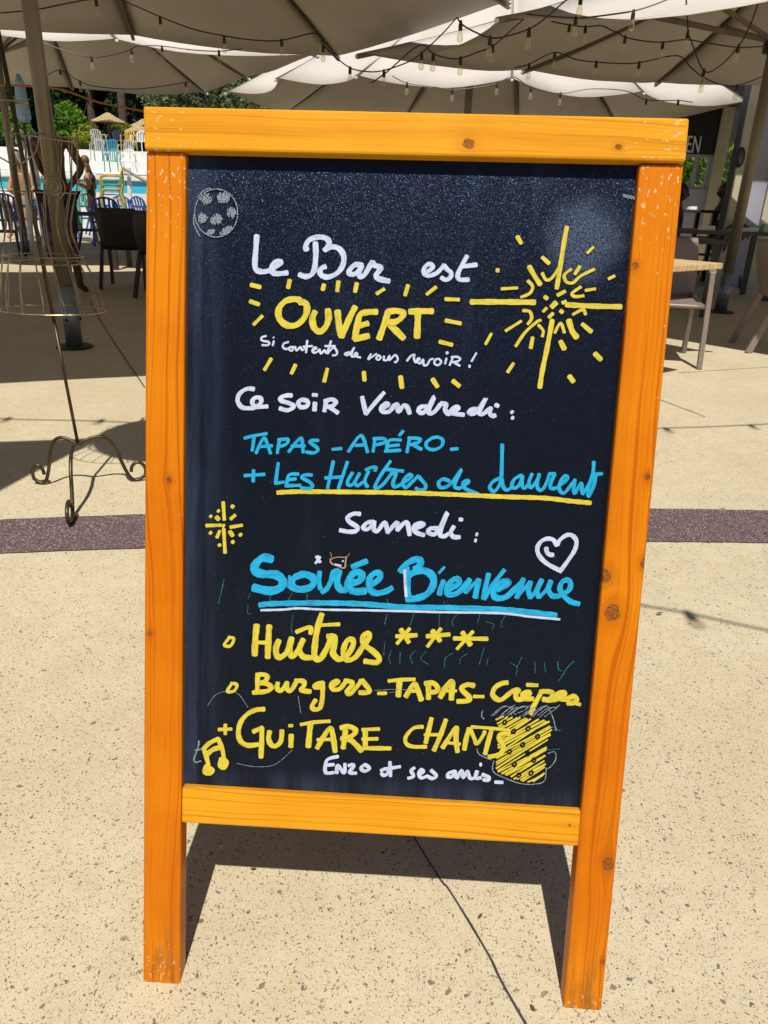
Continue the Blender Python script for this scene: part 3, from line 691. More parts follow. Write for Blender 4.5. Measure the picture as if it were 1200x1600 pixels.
p.many(580, 1050, 6.316, 8, [
 [(68,208),(148,205), 5.5], [(172,85),(300,72),(428,68), 6], [(280,85),(268,232), 9], [(342,238),(400,140),(440,127),(495,272)], [(362,185),(478,180), 5.5], [(565,115),(565,258)], [(533,110),(610,105),(655,150),(640,188),(595,195)],
 [(682,243),(740,140),(795,97),(790,262), 9], [(722,180),(838,182), 5], [(1013,130),(950,120),(897,145),(902,180),(963,240),(958,278),(853,285)], [(1012,238),(1108,240), 5.5]])
p.many(740, 1050, 6.667, 7.8, [
 [(350,107),(290,117),(222,160),(197,230),(240,278),(290,283),(360,230),(420,187),(465,187),(437,230),(450,278),(500,280)], [(500,280),(580,227),(560,207),(512,222),(522,270),(615,275)], [(555,130),(663,135), 6],
 [(690,232),(630,340),(592,428)], [(692,205),(750,197),(813,212),(813,255),(770,283),(722,280)], [(770,290),(860,280),(938,240),(938,212),(890,212),(865,240),(900,275),(960,278),(1030,247)],
 [(1030,247),(1065,265),(1068,300),(1030,318),(978,320)], [(1062,320),(1106,335), 6]])
p.done('lettering', 'yellow', 'yellow handwritten line Burgers TAPAS Crepes')
p = Pen()
p.many(300, 1090, 6, 7.6, [
 [(678,105),(600,112),(520,152),(457,230),(437,330),(462,408),(530,443),(618,435)], [(577,315),(640,287),(655,292),(655,400),(648,555)], [(730,312),(720,380),(745,438),(790,448),(835,400),(845,304)],
 [(932,347),(928,455), 8], [(912,260),(943,258), 5], [(252,295),(373,290), 5.5], [(315,248),(315,338), 5.5]])
p.many(440, 1100, 6, 8, [
 [(182,188),(300,167),(452,156), 5.8], [(272,182),(262,280),(252,395), 8.5], [(335,408),(390,310),(440,237),(470,237),(490,340),(503,440)], [(337,330),(498,325), 5.5], [(600,242),(590,320),(578,410)],
 [(557,220),(630,207),(693,240),(670,288),(602,315)], [(562,320),(640,330),(700,380),(752,436)], [(785,247),(785,398)], [(757,236),(915,230), 5.5], [(757,325),(900,322), 5.5], [(772,410),(1020,412), 6.5]])
p.many(610, 1100, 4.444, 7.4, [
 [(225,155),(160,165),(107,225),(112,273),(160,293),(248,293), 6], [(285,97),(265,180),(245,265)], [(385,107),(345,220),(302,318)], [(237,210),(338,210), 5], [(362,300),(420,210),(460,162),(455,240),(465,328)], [(392,265),(483,275), 5],
 [(545,167),(525,240),(513,312)], [(552,167),(580,230),(600,272),(640,220),(655,187), 6], [(562,155),(700,165),(828,180), 5], [(700,182),(675,270),(657,342)], [(823,202),(762,207),(757,240),(783,290),(760,343),(683,363)]])
p.done('lettering', 'yellow', 'yellow handwritten line GUITARE CHANTS')
p = Pen()
p.many(490, 1170, 3.871, 5.4, [
 [(148,43),(82,65),(73,138),(122,140)], [(82,95),(123,92)], [(140,145),(146,97),(185,143),(190,88)], [(212,100),(235,92),(243,105),(217,140),(258,145)], [(310,92),(287,115),(310,133),(338,115),(312,93)],
 [(407,130),(443,117),(450,143),(425,158),(410,145)], [(462,77),(465,163)], [(437,120),(523,105)], [(610,112),(590,130),(605,163),(572,175)], [(632,155),(663,137),(650,122),(637,145),(650,173),(690,160)],
 [(710,127),(743,160),(720,176),(692,165)], [(850,132),(817,145),(812,168),(840,163),(855,132),(866,173),(895,127),(905,170),(930,132),(945,173),(975,170),(990,132)], [(986,132),(978,173),(1012,172)],
 [(1020,152),(1060,170),(1055,188),(1027,184)], [(1008,92),(1012,92), 6], [(1098,198),(1142,200)]])
p.done('lettering', 'white', 'white handwritten line Enzo et ses amis')
p = Pen()
p.many(300, 1090, 6, 6.5, [[(115,480),(140,560),(160,640)], [(245,377),(285,470),(300,560)], [(112,475),(170,420),(245,382), 7.5], [(140,530),(200,482),(265,462), 8.5], [(140,637),(127,688),(170,703),(193,680),(152,652), 8], [(285,572),(272,620),(300,643),(318,600),(292,582), 10]])
p.done('drawing', 'yellow', 'yellow pair of music notes', 60)
p = Pen()
p.many(280, 590, 3.3333, 5.4, [[(230,648),(236,740)], [(233,787),(240,912)], [(142,770),(218,768)], [(268,778),(328,768)], [(230,770),(234,772), 6], [(203,692),(208,696)], [(275,668),(283,674), 6], [(163,720),(168,724)], [(195,725),(207,738), 6.5], [(292,716),(270,735), 6],
 [(162,805),(168,810)], [(212,798),(198,832)], [(265,800),(280,823), 6], [(318,815),(323,820), 6], [(210,868),(213,875)], [(277,852),(284,858), 5.5]])
p.done('drawing', 'yellow', 'small yellow star drawing', 60)
# striped yellow glass drawing: hatching
p = Pen(0)
poly = [(762,78),(900,95),(1100,115),(1122,182),(1085,300),(1060,525),(960,545),(860,520),(732,455),(735,330),(765,200),(725,115)]
def inside(x, y):
    r = False
    for i in range(len(poly)):
        (x1, y1), (x2, y2) = poly[i-1], poly[i]
        if (y1 > y) != (y2 > y) and x < (x2-x1)*(y-y1)/(y2-y1)+x1: r = not r
    return r
rg = random.Random(3)
dx, dy = .86, -.51
for k in range(-30, 40):
    q = 560+k*20.5+rg.uniform(-5, 5); sl = dy/dx*rg.uniform(.86, 1.14); run = []
    for j in range(0, 200):
        x = 640+j*3.2; y = q-(220*dy/dx*-1)+(x-860)*sl+2.5*math.sin(x*.05+k)
        if inside(x+rg.uniform(-9, 9), y+rg.uniform(-4, 4)): run.append((x, y))
        elif run:
            if len(run) > 4: p.many(610, 1100, 4.444, 0, [[run[0], run[len(run)//2], run[-1], rg.uniform(2.2, 3.6)]])
            run = []
p.done('drawing', 'yellow', 'yellow hatched drinking glass drawing', 60)
p = Pen(.0015)
for (x, y) in [(793,122),(855,185),(955,165),(1020,220),(917,278),(825,325),(953,340),(995,383),(860,413),(890,487),(975,472)]:
    p.many(610, 1100, 4.444, 2.6, [[(x-11,y-6),(x+4,y-14),(x+13,y),(x+2,y+14),(x-12,y+7),(x-11,y-6)]])
p.done('drawing', 'panel', 'dark rings inside the yellow glass drawing', 60)
p = Pen()
p.many(610, 1100, 4.444, 1.5, [[(717,390),(713,465),(800,512),(900,547),(1000,552),(1068,528),(1080,440)], [(1092,340),(1140,328),(1146,380),(1112,430),(1085,445)], [(1100,30),(1130,100),(1150,180)], [(640,40),(632,80),(650,100)], [(600,310),(620,350),(700,385)]])
for k in range(16):
    x = 700+k*25; p.many(610, 1100, 4.444, rg.uniform(.9, 1.6), [[(x+rg.uniform(-20, 0), 70+rg.uniform(-6, 24)), (x+60, 30+rg.uniform(-18, 14)), (x+95+rg.uniform(-10, 20), 10+rg.uniform(-10, 15))]])
# scribbled football
c0 = (195, 178)
p.many(280, 280, 3.3333, 1.7, [[(c0[0]+112*math.cos(a), c0[1]+125*math.sin(a)) for a in [k*2*math.pi/18+.2 for k in range(19)]], [(85,160),(78,230),(110,300)], [(100,95),(130,60),(165,48)]])
for (x, y, a, b) in [(140,105,30,34), (232,100,32,32), (122,205,22,30), (196,210,30,32), (275,175,22,34), (165,276,24,16), (245,270,34,20)]:
    z = []
    for k in range(19): z.append((x-a+2*a*k/18+rg.uniform(-3, 3), y+(b if k % 2 else -b)*rg.uniform(.6, 1.05)*math.sqrt(max(.15, 1-((k-9)/9.5)**2))))
    an = rg.uniform(-.7, .7); z = [(x+(u-x)*math.cos(an)-(v-y)*math.sin(an), y+(u-x)*math.sin(an)+(v-y)*math.cos(an)) for u, v in z]
    p.many(280, 280, 3.3333, rg.uniform(1.2, 1.9), [z])
p.many(300, 1090, 6, 2.3, [[(70,400),(55,480),(20,570),(35,600),(85,590)], [(35,488),(95,480)]])
z = [(1110+k*5, 85+(9 if k % 2 else -8)+k*1.2) for k in range(13)]
p.many(640, 280, 3.3333, 1.5, [z])
p.many(280, 1030, 3.3333, .8, [[(150,240),(190,185),(250,165),(310,180),(360,250)], [(300,540),(400,557),(500,545),(590,470)], [(620,190),(635,280)]])
p.many(580, 1050, 6.316, .8, [[(30,178),(200,168),(380,172)], [(180,200),(240,192)]])
p.many(280, 280, 3.3333, .9, [[(400,1160),(405,1163)], [(432,105),(436,120)]])
p.done('chalk_mark', 'grey', None, 30)
p = Pen()
p.many(600, 970, 4, 1.5, [[(45,185),(30,230),(45,265)], [(102,190),(98,265)], [(195,185),(165,220),(180,265)], [(260,190),(230,235),(275,270)], [(430,200),(385,230),(378,290)], [(520,205),(480,230),(472,268)], [(625,165),(595,270)],
 [(650,230),(640,275)], [(790,260),(830,290),(825,340)], [(860,225),(830,290)], [(942,255),(943,325)], [(1000,260),(1010,320)], [(1085,255),(1090,300),(1110,310), 2.2], [(1185,250),(1140,295),(1110,345), 2.4]])
p.many(600, 840, 3.3333, 1.4, [[(155,395),(135,460)], [(290,395),(285,460)], [(380,400),(355,430),(360,460)], [(500,395),(485,445)], [(530,435),(570,450),(562,478)], [(635,400),(610,440),(612,465)], [(315,330),(305,355)], [(930,715),(905,748)]])
p.many(280, 840, 3.3333, 1.5, [[(370,290),(360,320)], [(360,350),(357,390),(375,397)], [(595,400),(585,470),(595,500)], [(1085,320),(1088,370)], [(1085,390),(1070,450)], [(235,215),(207,345)], [(1072,540),(1065,610)], [(475,295),(473,330)], [(590,285),(570,325)], [(668,290),(666,325)]])
p.many(610, 1100, 4.444, 1.5, [[(1110,150),(1180,185)], [(1120,180),(1170,175)], [(1090,315),(1175,308)]])
p.done('chalk_mark', 'green', None, 30)
p = Pen()   # torn patch of the panel facing
p.many(380, 850, 4.8, 2.2, [[(655,110),(660,140),(700,160),(760,178),(768,130),(775,95)], [(660,112),(700,98),(770,98), 1.4], [(655,60),(665,100), .8], [(800,70),(775,98), .8]])
p.done('torn_patch', 'pink', 'small torn chip of the panel surface', 40)
p = Pen()
p.many(380, 850, 4.8, 3.5, [[(690,150),(735,160), 2.4], [(747,125),(750,128), 3]])
p.done('torn_patch', 'white', 'pale spots in the torn chip', 40)

# ------------------------------------------------------------------ parasols
def parasol(label, tips, apex, pole_xy, pole_r, z_hub, sag=.10, inset=.05, pole_top=None, sleeve=True):
    """square tent parasol; tips = rib ends in order round the rim"""
    px, py = pole_xy
    t = thing('patio_parasol', label, 'parasol', (px, py, 0), 0, 'canvas parasols over the terrace')
    tips = [Vector(p) for p in tips]; apex = Vector(apex); n = len(tips)
    m = MB(); A = 10; B = 9
    for i in range(n):
        a, b = tips[i], tips[(i+1) % n]; o = len(m.v)
        ln = (b-a).length
        for k in range(B+1):
            s = k/B; e = a.lerp(b, s); f = 4*s*(1-s)
            rip = mnoise.noise(Vector((i*3.1, s*2.3, 1)))*.03
            e = e+Vector((0,0,-sag*f*ln*.25+rip*f)) + (Vector((apex.x, apex.y, e.z))-e)*inset*f
            for j in range(A+1):
                q = j/A; p_ = apex.lerp(e, q)
                p_.z += (-.10*f*math.sin(math.pi*q)*.8) - .10*math.sin(math.pi*q)
                p_.z += mnoise.noise(Vector((p_.x*1.2, p_.y*1.2, i)))*.035*math.sin(math.pi*q)
                m.v.append(p_)
        for k in range(B):
            for j in range(A):
                v0 = o+k*(A+1)+j; m.f.append((v0, v0+1, v0+A+2, v0+A+1))
    c = m.build('canopy', M['fabric'], t, world=True, smooth=True)
    so = c.modifiers.new('thickness', 'SOLIDIFY'); so.thickness = .004; so.offset = 1
    hub = Vector((px, py, z_hub))
    for p_ in tips:                                    # ribs just below the fabric, each with its strut to the sliding hub
        pts = []
        for j in range(0, 9):
            q = j/8; u = apex.lerp(p_, q); u.z += -.10*math.sin(math.pi*q)-.030; pts.append(u)
        e = p_+(p_-apex).normalized()*.05; e.z = p_.z-.03; pts[-1] = e
        rb = MB()
        for j in range(8): rb.beam(pts[j], pts[j+1], .030, .045)
        r_ = rb.build('rib', M['rib'], t, world=True)
        u = pts[4]
        MB().beam(hub, u+Vector((0,0,-.03)), .025, .035).build('strut', M['rib'], r_, world=True)
        MB().ball(e, .02, n=8, m=5).build('rib_end', M['whitep'], r_, world=True)
    MB().tube([(px, py, .0), (px, py, pole_top or apex.z)], pole_r, 20).build('pole', M['pole'], t, world=True, smooth=True)
    MB().lathe([(pole_r*1.9, z_hub-.09), (pole_r*1.9, z_hub+.05), (pole_r*1.3, z_hub+.08)], (px, py, 0), 16).build('hub', M['black'], t, world=True)
    if sleeve:
        MB().tube([(px, py, 0), (px, py, .42)], pole_r*1.18, 20).build('pole_sleeve', M['polegrey'], t, world=True, smooth=True)
        b_ = MB()
        for k in range(4):
            a = R(-100+k*60); b_.ball((px+math.cos(a)*pole_r*1.2, py+math.sin(a)*pole_r*1.2, .30 if k % 2 else .2), .012, n=6, m=4)
        b_.build('bolts', M['black'], t, world=True)
    MB().lathe([(pole_r*2.6, 0), (pole_r*2.6, .012), (pole_r*2.2, .02)], (px, py, .0), 20).build('base_plate', M['black'], t, world=True)
    return t
def mids(cs):
    out = []
    for i in range(len(cs)):
        a = Vector(cs[i]); b = Vector(cs[(i+1) % len(cs)]); out += [a, (a+b)/2]
    return out
pl = gp(117, 543); pr = gp(1125, 488); p2 = gp(41, 397)
# nearest one, on the left: its far corner shows above the board
c_back = gp(527, 87, 2.6); c_right = Vector((2.50, 4.50, 2.6)); c_left = c_back+(gp(207, 54, 2.6)-c_back).normalized()*6.3; c_front = c_right+(c_left-c_back)
parasol('canvas parasol nearest the chalkboard on the left, thick taupe pole behind the wire mannequin', [c_back, (c_back+c_right)/2, c_right, (c_right+c_front)/2, c_front, (c_front+c_left)/2, c_left, gp(207, 54, 2.6)], (pl.x-.1, pl.y+.5, 4.15), (pl.x, pl.y), .048, 2.75)
# right hand one over the wooden table
l4 = gp(565, 83, 2.36); f4 = Vector((3.05, 4.5, 2.30)); fl = gp(785, 26, 2.32); bl = gp(822, 108, 2.45); b4 = Vector((3.3, 11.1, 2.55)); bm = gp(1027, 128, 2.55)
r4 = Vector((7.0, 8.3, 2.4))
parasol('canvas parasol on the right, slim pole beside the light wooden table', [l4, bl, bm, (b4+r4)/2+Vector((.4,.4,.05)), r4, (r4+f4)/2, f4, fl], (3.75, 8.1, 3.55), (pr.x, pr.y), .055, 2.55, sag=.12)
# middle one further back, white sunlit roof seen over its rim
parasol('broad canvas parasol at the back, its white sunlit roof showing above the board', [at(357,143,13.2), at(435,122,11.9), at(560,118,11.0), at(800,122,10.9), at(1003,143,11.7), at(1166,158,12.6), Vector((3.9,15.2,2.5)), Vector((2.4,16.8,2.6)), Vector((0.2,16.8,2.6)), Vector((-2.0,15.6,2.5))],
        (1.6, 13.4, 4.9), (at(733, 140, 13.4).x, 13.4), .06, 3.0, sag=.22)
# left one further back
parasol('canvas parasol at the back left, slim pole left of the wire mannequin', [gp(492,84,2.6), gp(180,60,2.6), gp(0,48,2.6)+Vector((-.3,0,0)), gp(0,48,2.6)+Vector((-2.4,-.5,0)), Vector((-8.6,12.2,2.6)), at(-20,126,14.6), at(112,136,14.2), at(320,143,13.6), at(385,120,12.4)],
        (-5.3, 12.2, 4.6), (p2.x, p2.y), .055, 2.8, sag=.12)
# one standing behind the camera's left shoulder: only its shadow reaches the picture
q = gp(165, 684)-SUNV*(2.5/SUNV.z)*-1
def lift(px, py, z): g = gp(px, py); k = z/-SUNV.z; return g-SUNV*k
ca = lift(163, 684, 2.5); cb = ca+Vector((-.35, -4.2, 0)); cc_ = cb+Vector((-4.2, .9, 0)); cd_ = ca+Vector((-4.3, -.55, 0))
cen = (ca+cc_)/2
parasol('canvas parasol left of the viewer whose corner shadow falls beside the mannequin', mids([ca, cb, cc_, cd_]), (cen.x, cen.y, 3.6), (cen.x, cen.y), .05, 2.6, sag=.06)

# ------------------------------------------------------------------ festoon lights
def festoon(label, pts, Y, bulbs, size=1.0, r=.0055):
    P_ = [at(x, y, Y) if not isinstance(x, Vector) else x for x, y in pts]
    t = thing('string_light', label, 'string lights', P_[0], 0, 'festoon lights under the parasols')
    MB().tube(smooth_path(P_, 6), r, 6).build('cable', M['black'], t, world=True)
    for (x, y) in bulbs:
        c = at(x, y, Y) if not isinstance(x, Vector) else x
        s = size*.85
        b = MB().lathe([(.004, -.135*s), (.018*s, -.13*s), (.024*s, -.115*s), (.022*s, -.09*s), (.014*s, -.06*s), (.012*s, -.045*s)], c, 12).build('bulb', M['bulb'], t, world=True, smooth=True)
        MB().lathe([(.016*s, -.055*s), (.017*s, -.02*s), (.012*s, .0), (.010*s, .012)], c, 10).build('socket', M['black'], b, world=True)
    return t
festoon('festoon cable hanging in two swags under the nearest canopy, top left', [(-20,22),(28,18),(58,15),(107,5),(150,-2),(187,0),(250,26),(300,45),(350,56),(400,63),(440,63),(492,52),(505,70),(521,86),(547,106),(575,112),(600,110),(635,98),(655,86),(690,54),(714,27)], 7.3,
        [(150,0),(250,28),(350,58),(440,63),(505,72),(547,106),(600,111)])
festoon('festoon cable with large bulbs swagging across the white parasol edge, top centre', [(714,27),(722,38),(740,49),(766,59),(790,57),(827,45),(850,30),(887,-2)], 5.8, [(720,35),(766,59),(827,46),(908,-6)])
festoon('festoon cable crossing from the white edge down to the board, top centre', [(580,130),(605,112),(655,71),(677,84),(700,91),(720,91),(745,82),(770,72),(800,46),(827,22)], 6.6, [(659,83),(677,85),(720,91),(770,72)])
festoon('festoon cable rising to the upper right under the right canopy', [(822,22),(850,25),(900,28),(920,27),(960,22),(990,17),(1020,8),(1050,-4)], 6.0, [(900,28),(990,18)])
festoon('thin festoon cable high under the right canopy', [(850,31),(890,39),(915,42),(939,40),(953,46),(968,53),(977,58),(1005,64),(1036,66),(1072,62),(1104,67),(1154,74),(1196,72)], 7.2, [(890,40),(915,42),(977,58),(1036,67)])
festoon('festoon cable along the back rim of the right canopy', [(803,106),(827,100),(867,82),(900,93),(932,97),(965,99),(999,98),(1058,87),(1080,106),(1098,120),(1125,132),(1152,134),(1190,120)], 7.6, [(827,101),(867,84),(932,97),(999,98),(1098,122),(1152,134)])
festoon('festoon cable looping low at the upper right corner', [(1072,-5),(1075,48),(1080,64),(1100,111),(1126,102),(1154,72),(1172,40),(1188,-5)], 6.4, [(1075,50),(1100,110),(1154,72)], .95)
festoon('festoon cable under the back parasol above the board', [(612,118),(636,130),(680,136),(707,140),(750,136),(777,130),(802,120),(830,137),(876,146),(922,139),(977,142),(1010,156),(1060,157),(1082,160)], 10.8, [(636,130),(707,140),(777,130),(830,137),(876,146),(1010,156),(1060,157)], 1.15)
festoon('festoon cable under the back left parasol', [(60,63),(100,79),(143,89),(175,86),(205,77),(215,72),(253,72),(300,78),(342,80),(378,76)], 9.6, [(143,89),(205,77),(253,73),(342,80)], 1.1)
festoon('short festoon cable near the back left parasol rim', [(72,119),(94,110),(125,127),(150,135),(215,139),(295,128)], 11.2, [(94,110),(125,127),(290,129)], 1.1)
def lifted(px, py, z): return lift(px, py, z)
festoon('festoon cable above the viewer that casts a thin line with bulb shadows on the paving', [(lifted(x, y, 2.55), 0) for x, y in ((-60,648),(20,655),(150,658),(400,668),(700,676),(1035,669),(1170,664),(1330,655))], 0, [(lifted(x, y, 2.55), 0) for x, y in ((15,653),(160,656),(420,667),(720,675),(1040,669),(1172,664))], 1.2, .008)
festoon('lower festoon cable above the viewer casting a line right of the board', [(lifted(x, y, 2.3), 0) for x, y in ((560,850),(800,905),(1000,945),(1075,958),(1200,985),(1500,1040))], 0, [(lifted(x, y, 2.3), 0) for x, y in ((800,905),(1075,957))], 1.15, .006)

# ------------------------------------------------------------------ wire mannequin
mf = gp(112, 815); ml = gp(66, 757); mr = gp(214, 752)
mc = gp(122, 695, .165); mc.z = 0
man = thing('wire_mannequin', 'wire cage dress form on a curled iron tripod foot, left of the chalkboard', 'mannequin', mc)
stem_top = 1.62
lean = Vector((-.055, 0, 1))
MB().tube([mc+Vector((0,0,.165)), mc+Vector((0,0,.165))+lean*.455], .0058, 10).build('stem', M['iron'], man, world=True, smooth=True)
MB().tube([mc+Vector((0,0,.165))+lean*.455, mc+Vector((0,0,.165))+lean*(stem_top-.165)], .0072, 10).build('stem', M['iron'], man, world=True, smooth=True)
for tgt in (mf, ml, mr):
    d = (tgt-mc); d.z = 0; rr = d.length; d.normalize()
    prof = [(0,.165),(.03,.178),(.09,.192),(.14,.180),(.175,.14),(.195,.09),(.215,.045),(.235,.016),(.262,.006),(.285,.012)]
    k = rr/.262
    pts = [mc+d*(a*k)+Vector((0,0,b)) for a, b in prof]
    curl = [mc+d*((.275+.036*math.cos(u))*k)+Vector((0,0,.042+.036*math.sin(u))) for u in [R(-60+i*24) for i in range(11)]]
    MB().tube(smooth_path(pts[:-1]+curl[1:], 4), .0068, 8).build('foot', M['iron'], man, world=True, smooth=True)
# cage profile read from its outline: (photo row, centre column, half width in pixels)
LV = [(484,83,80),(465,80,78),(440,75,72),(415,70,65),(404,68,61),(372,62,52),(345,60,49),(310,58,56),(290,57,62),(255,55,65),(228,54,66),(213,54,65)]
PROF = []
for (py, cx, hw) in LV:
    c = at(cx, py, mc.y); PROF.append((c.x, (at(cx+hw, py, mc.y).x-c.x), c.z))
def cage_pt(a, i, rk=1.0, dz=0):
    if isinstance(i, float):
        k = int(i); f = i-k; cx, r, z = [PROF[k][q]*(1-f)+PROF[min(k+1, len(PROF)-1)][q]*f for q in range(3)]
    else: cx, r, z = PROF[i]
    return Vector((cx+r*rk*math.cos(a), mc.y+r*rk*.70*math.sin(a), z+dz))
NW = 16
for lo, hi, nm in ((0, 5, 'skirt_wire'), (4, 12, 'bust_wire')):
    for k in range(NW):
        a = 2*math.pi*(k+.3)/NW
        pts = [cage_pt(a+.02*math.sin(k*2.1+i), i, 1+.02*math.sin(k*5+i*1.3)) for i in range(lo, hi)]
        MB().tube(smooth_path(pts, 4), .0019, 6).build(nm, M['wire'], man, world=True)
def ring(i, rad, nm, dz=0, rk=1.0, tilt=0):
    MB().tube([cage_pt(2*math.pi*k/40, i, rk, dz+tilt*math.cos(2*math.pi*k/40)) for k in range(40)], rad, 6, closed=True).build(nm, M['wire'], man, world=True)
ring(0, .0026, 'skirt_hoop'); ring(4, .0024, 'waist_hoop', -.012, 1.02); ring(4, .0024, 'waist_hoop', .010); ring(7.5, .0016, 'chest_hoop')
ring(11, .0024, 'shoulder_hoop', 0, 1.0, -.014)
def loop3(pts, r, nm): MB().tube(smooth_path(pts, 6), r, 6).build(nm, M['wire'], man, world=True)
F = mc.y-.09
nk = at(-2, 158, mc.y); rr_ = (at(42, 158, mc.y).x-nk.x)
MB().tube([nk+Vector((rr_*math.cos(a), rr_*.55*math.sin(a), 0)) for a in [2*math.pi*k/36 for k in range(36)]], .0024, 6, closed=True).build('neck_hoop', M['wire'], man, world=True)
loop3([at(-30, 232, F), at(0, 246, F), at(26, 257, F), at(54, 239, F), at(61, 211, F)], .0023, 'neckline_wire')
loop3([at(52, 207, F), at(85, 212, F), at(122, 219, F)], .0026, 'shoulder_wire')
loop3([at(2, 150, mc.y), at(14, 190, F), at(20, 230, F), at(30, 262, F)], .0022, 'shoulder_wire')
pts = []
sc_ = (at(84, 292, F).x-at(83, 292, F).x)
for i in range(80):
    a = i*.27; r = (2+18.5*i/80)*sc_
    p_ = at(83, 292, F-.012); pts.append(p_+Vector((r*math.cos(a), .004*math.sin(a*.5), r*math.sin(a))))
loop3(pts, .0022, 'bust_spiral')

# unseen woven pendant added to throw the dense round shadow right of the mannequin
hb = (lift(268, 684, 2.35))
ht = thing('unseen_wicker_pendant', 'unseen woven wicker pendant added above the mannequin to cast the dense round shadow on the paving', 'lamp', hb)
m = MB()
for i in range(72):
    q = i/71; r = .31*math.sin(q*math.pi*.5)+.03
    m.tube([hb+Vector((r*math.cos(a), r*math.sin(a), 0.16*(1-q)**1.3)) for a in [2*math.pi*k/28 for k in range(28)]], .0042, 5, closed=True)
for k in range(22):
    a = 2*math.pi*k/22
    m.tube([hb+Vector(((.31*math.sin(q*math.pi*.5)+.03)*math.cos(a), (.31*math.sin(q*math.pi*.5)+.03)*math.sin(a), .16*(1-q)**1.3)) for q in [i/8 for i in range(9)]], .003, 5)
m.build('woven_shade', M['straw'], ht, world=True)
MB().tube([hb+Vector((0,0,.16)), hb+Vector((0,0,.75))], .004, 6).build('flex', M['black'], ht, world=True)

# ------------------------------------------------------------------ chairs and tables
def rsheet(pts_grid):                  # grid of points -> MB sheet
    m = MB(); rows = len(pts_grid); cols = len(pts_grid[0])
    for r_ in pts_grid: m.v += [Vector(p_) for p_ in r_]
    for i in range(rows-1):
        for j in range(cols-1): m.f.append((i*cols+j, i*cols+j+1, (i+1)*cols+j+1, (i+1)*cols+j))
    return m
def resin_chair(label, loc, rz, mat='resin', group='taupe resin terrace chairs', cushion=None):
    """faces local -y; one-piece curved back, tapered square legs, flat arms"""
    t = thing('terrace_chair', label, 'chair', loc, rz, group)
    g = []
    for i in range(9):
        q = i/8; z = .43+.42*q; y = .21+.11*q+.015*math.sin(q*3); hw = (.20+.025*math.sin(q*math.pi))*(1-.05*q)
        g.append([(hw*u, y-.05*(1-(u*u))*-.6, z) for u in [-1+k/4 for k in range(9)]])
    b = rsheet(g).build('backrest', M[mat], t, smooth=True); s_ = b.modifiers.new('s', 'SOLIDIFY'); s_.thickness = .02
    g = []
    for i in range(9):
        q = i/8; y = -.24+.46*q
        g.append([(.22*u, y, .445-.018*math.sin(q*math.pi)*(1-u*u)-(.012 if i == 0 else 0)) for u in [-1+k/4 for k in range(9)]])
    b = rsheet(g).build('seat', M[mat], t, smooth=True); s_ = b.modifiers.new('s', 'SOLIDIFY'); s_.thickness = .028
    for sx in (-1, 1):
        MB().beam((sx*.265, -.27, 0), (sx*.240, -.215, .655), .034, .046, (0,1,0)).build('front_leg', M[mat], t, bevel=.005)
        MB().beam((sx*.245, .36, 0), (sx*.215, .20, .47), .034, .05, (0,1,0)).build('rear_leg', M[mat], t, bevel=.005)
        m_ = MB(); ap = [(sx*.240, -.235, .655), (sx*.245, -.05, .668), (sx*.235, .12, .672), (sx*.212, .27, .665)]
        for i in range(3): m_.beam(ap[i], ap[i+1], .048, .020)
        m_.build('armrest', M[mat], t, bevel=.004)
    MB().beam((-.24, -.22, .425), (.24, -.22, .425), .03, .03).build('seat_rail', M[mat], t)
    if cushion:
        MB().box(-.21, .21, -.23, .2, .449, .485).build('seat_cushion', M[cushion], t, bevel=.012)
    return t
def garden_chair(label, loc, rz, mat, group, slats=5):
    """moulded plastic armchair, faces local -y"""
    t = thing('garden_chair', label, 'chair', loc, rz, group)
    sh = MB().box(-.22, .22, -.22, .20, .41, .435)
    sh.build('seat', M[mat], t, bevel=.015)
    bk = MB()
    for k in range(slats):
        x = -.17+.34*k/(slats-1); bk.beam((x*.92, .20, .42), (x*1.02, .31, .80+.05*(1-(x/.17)**2)), .040, .014, (0,1,0))
    arch = [(-.23+.0, .205, .43), (-.225, .29, .70), (-.17, .315, .815), (0, .33, .865), (.17, .315, .815), (.225, .29, .70), (.23, .205, .43)]
    bk.tube(smooth_path(arch, 4), .018, 6)
    bk.build('backrest', M[mat], t)
    for sx in (-1, 1):
        MB().tube(smooth_path([(sx*.265, -.26, 0), (sx*.25, -.235, .35), (sx*.255, -.21, .60), (sx*.265, -.12, .65), (sx*.26, .10, .655), (sx*.225, .285, .66)], 3), .022, 6).build('armrest', M[mat], t)
        MB().tube([(sx*.25, .33, 0), (sx*.22, .20, .43)], .022, 6).build('rear_leg', M[mat], t)
    return t
def table(name, label, loc, rz, lx, ly, h, mat, legm, planks=0, group=None, ped=False, front=None):
    t = thing(name, label, 'table', loc, rz, group)
    if planks:
        for k in range(planks):
            y0 = -ly/2+ly*k/planks; MB().box(-lx/2, lx/2, y0+.004, y0+ly/planks-.004, h-.035, h).build('tabletop_plank', M[mat], t, bevel=.004)
    else:
        MB().box(-lx/2, lx/2, -ly/2, ly/2, h-.04, h).build('tabletop', M[mat], t, bevel=.005)
    if ped:
        MB().tube([(0,0,.02), (0,0,h-.04)], .035, 12).build('pedestal', M[legm], t)
        MB().box(-.25, .25, -.25, .25, 0, .02).build('base_plate', M[legm], t, bevel=.005)
    else:
        for sx in (-1, 1):
            for sy in (-1, 1): MB().box(sx*(lx/2-.07)-.03, sx*(lx/2-.07)+.03, sy*(ly/2-.07)-.03, sy*(ly/2-.07)+.03, 0, h-.04).build('leg', M[legm], t)
    return t
t = NT('light_pine'); o = t.coord()
f1 = t.noise(t.map(o, (1.5, 40, 10)), 1, 4); M['pine'] = t.out(t.mix(t.ss(f1, .35, .65), (.52, .36, .16), (.66, .50, .27)), .5)

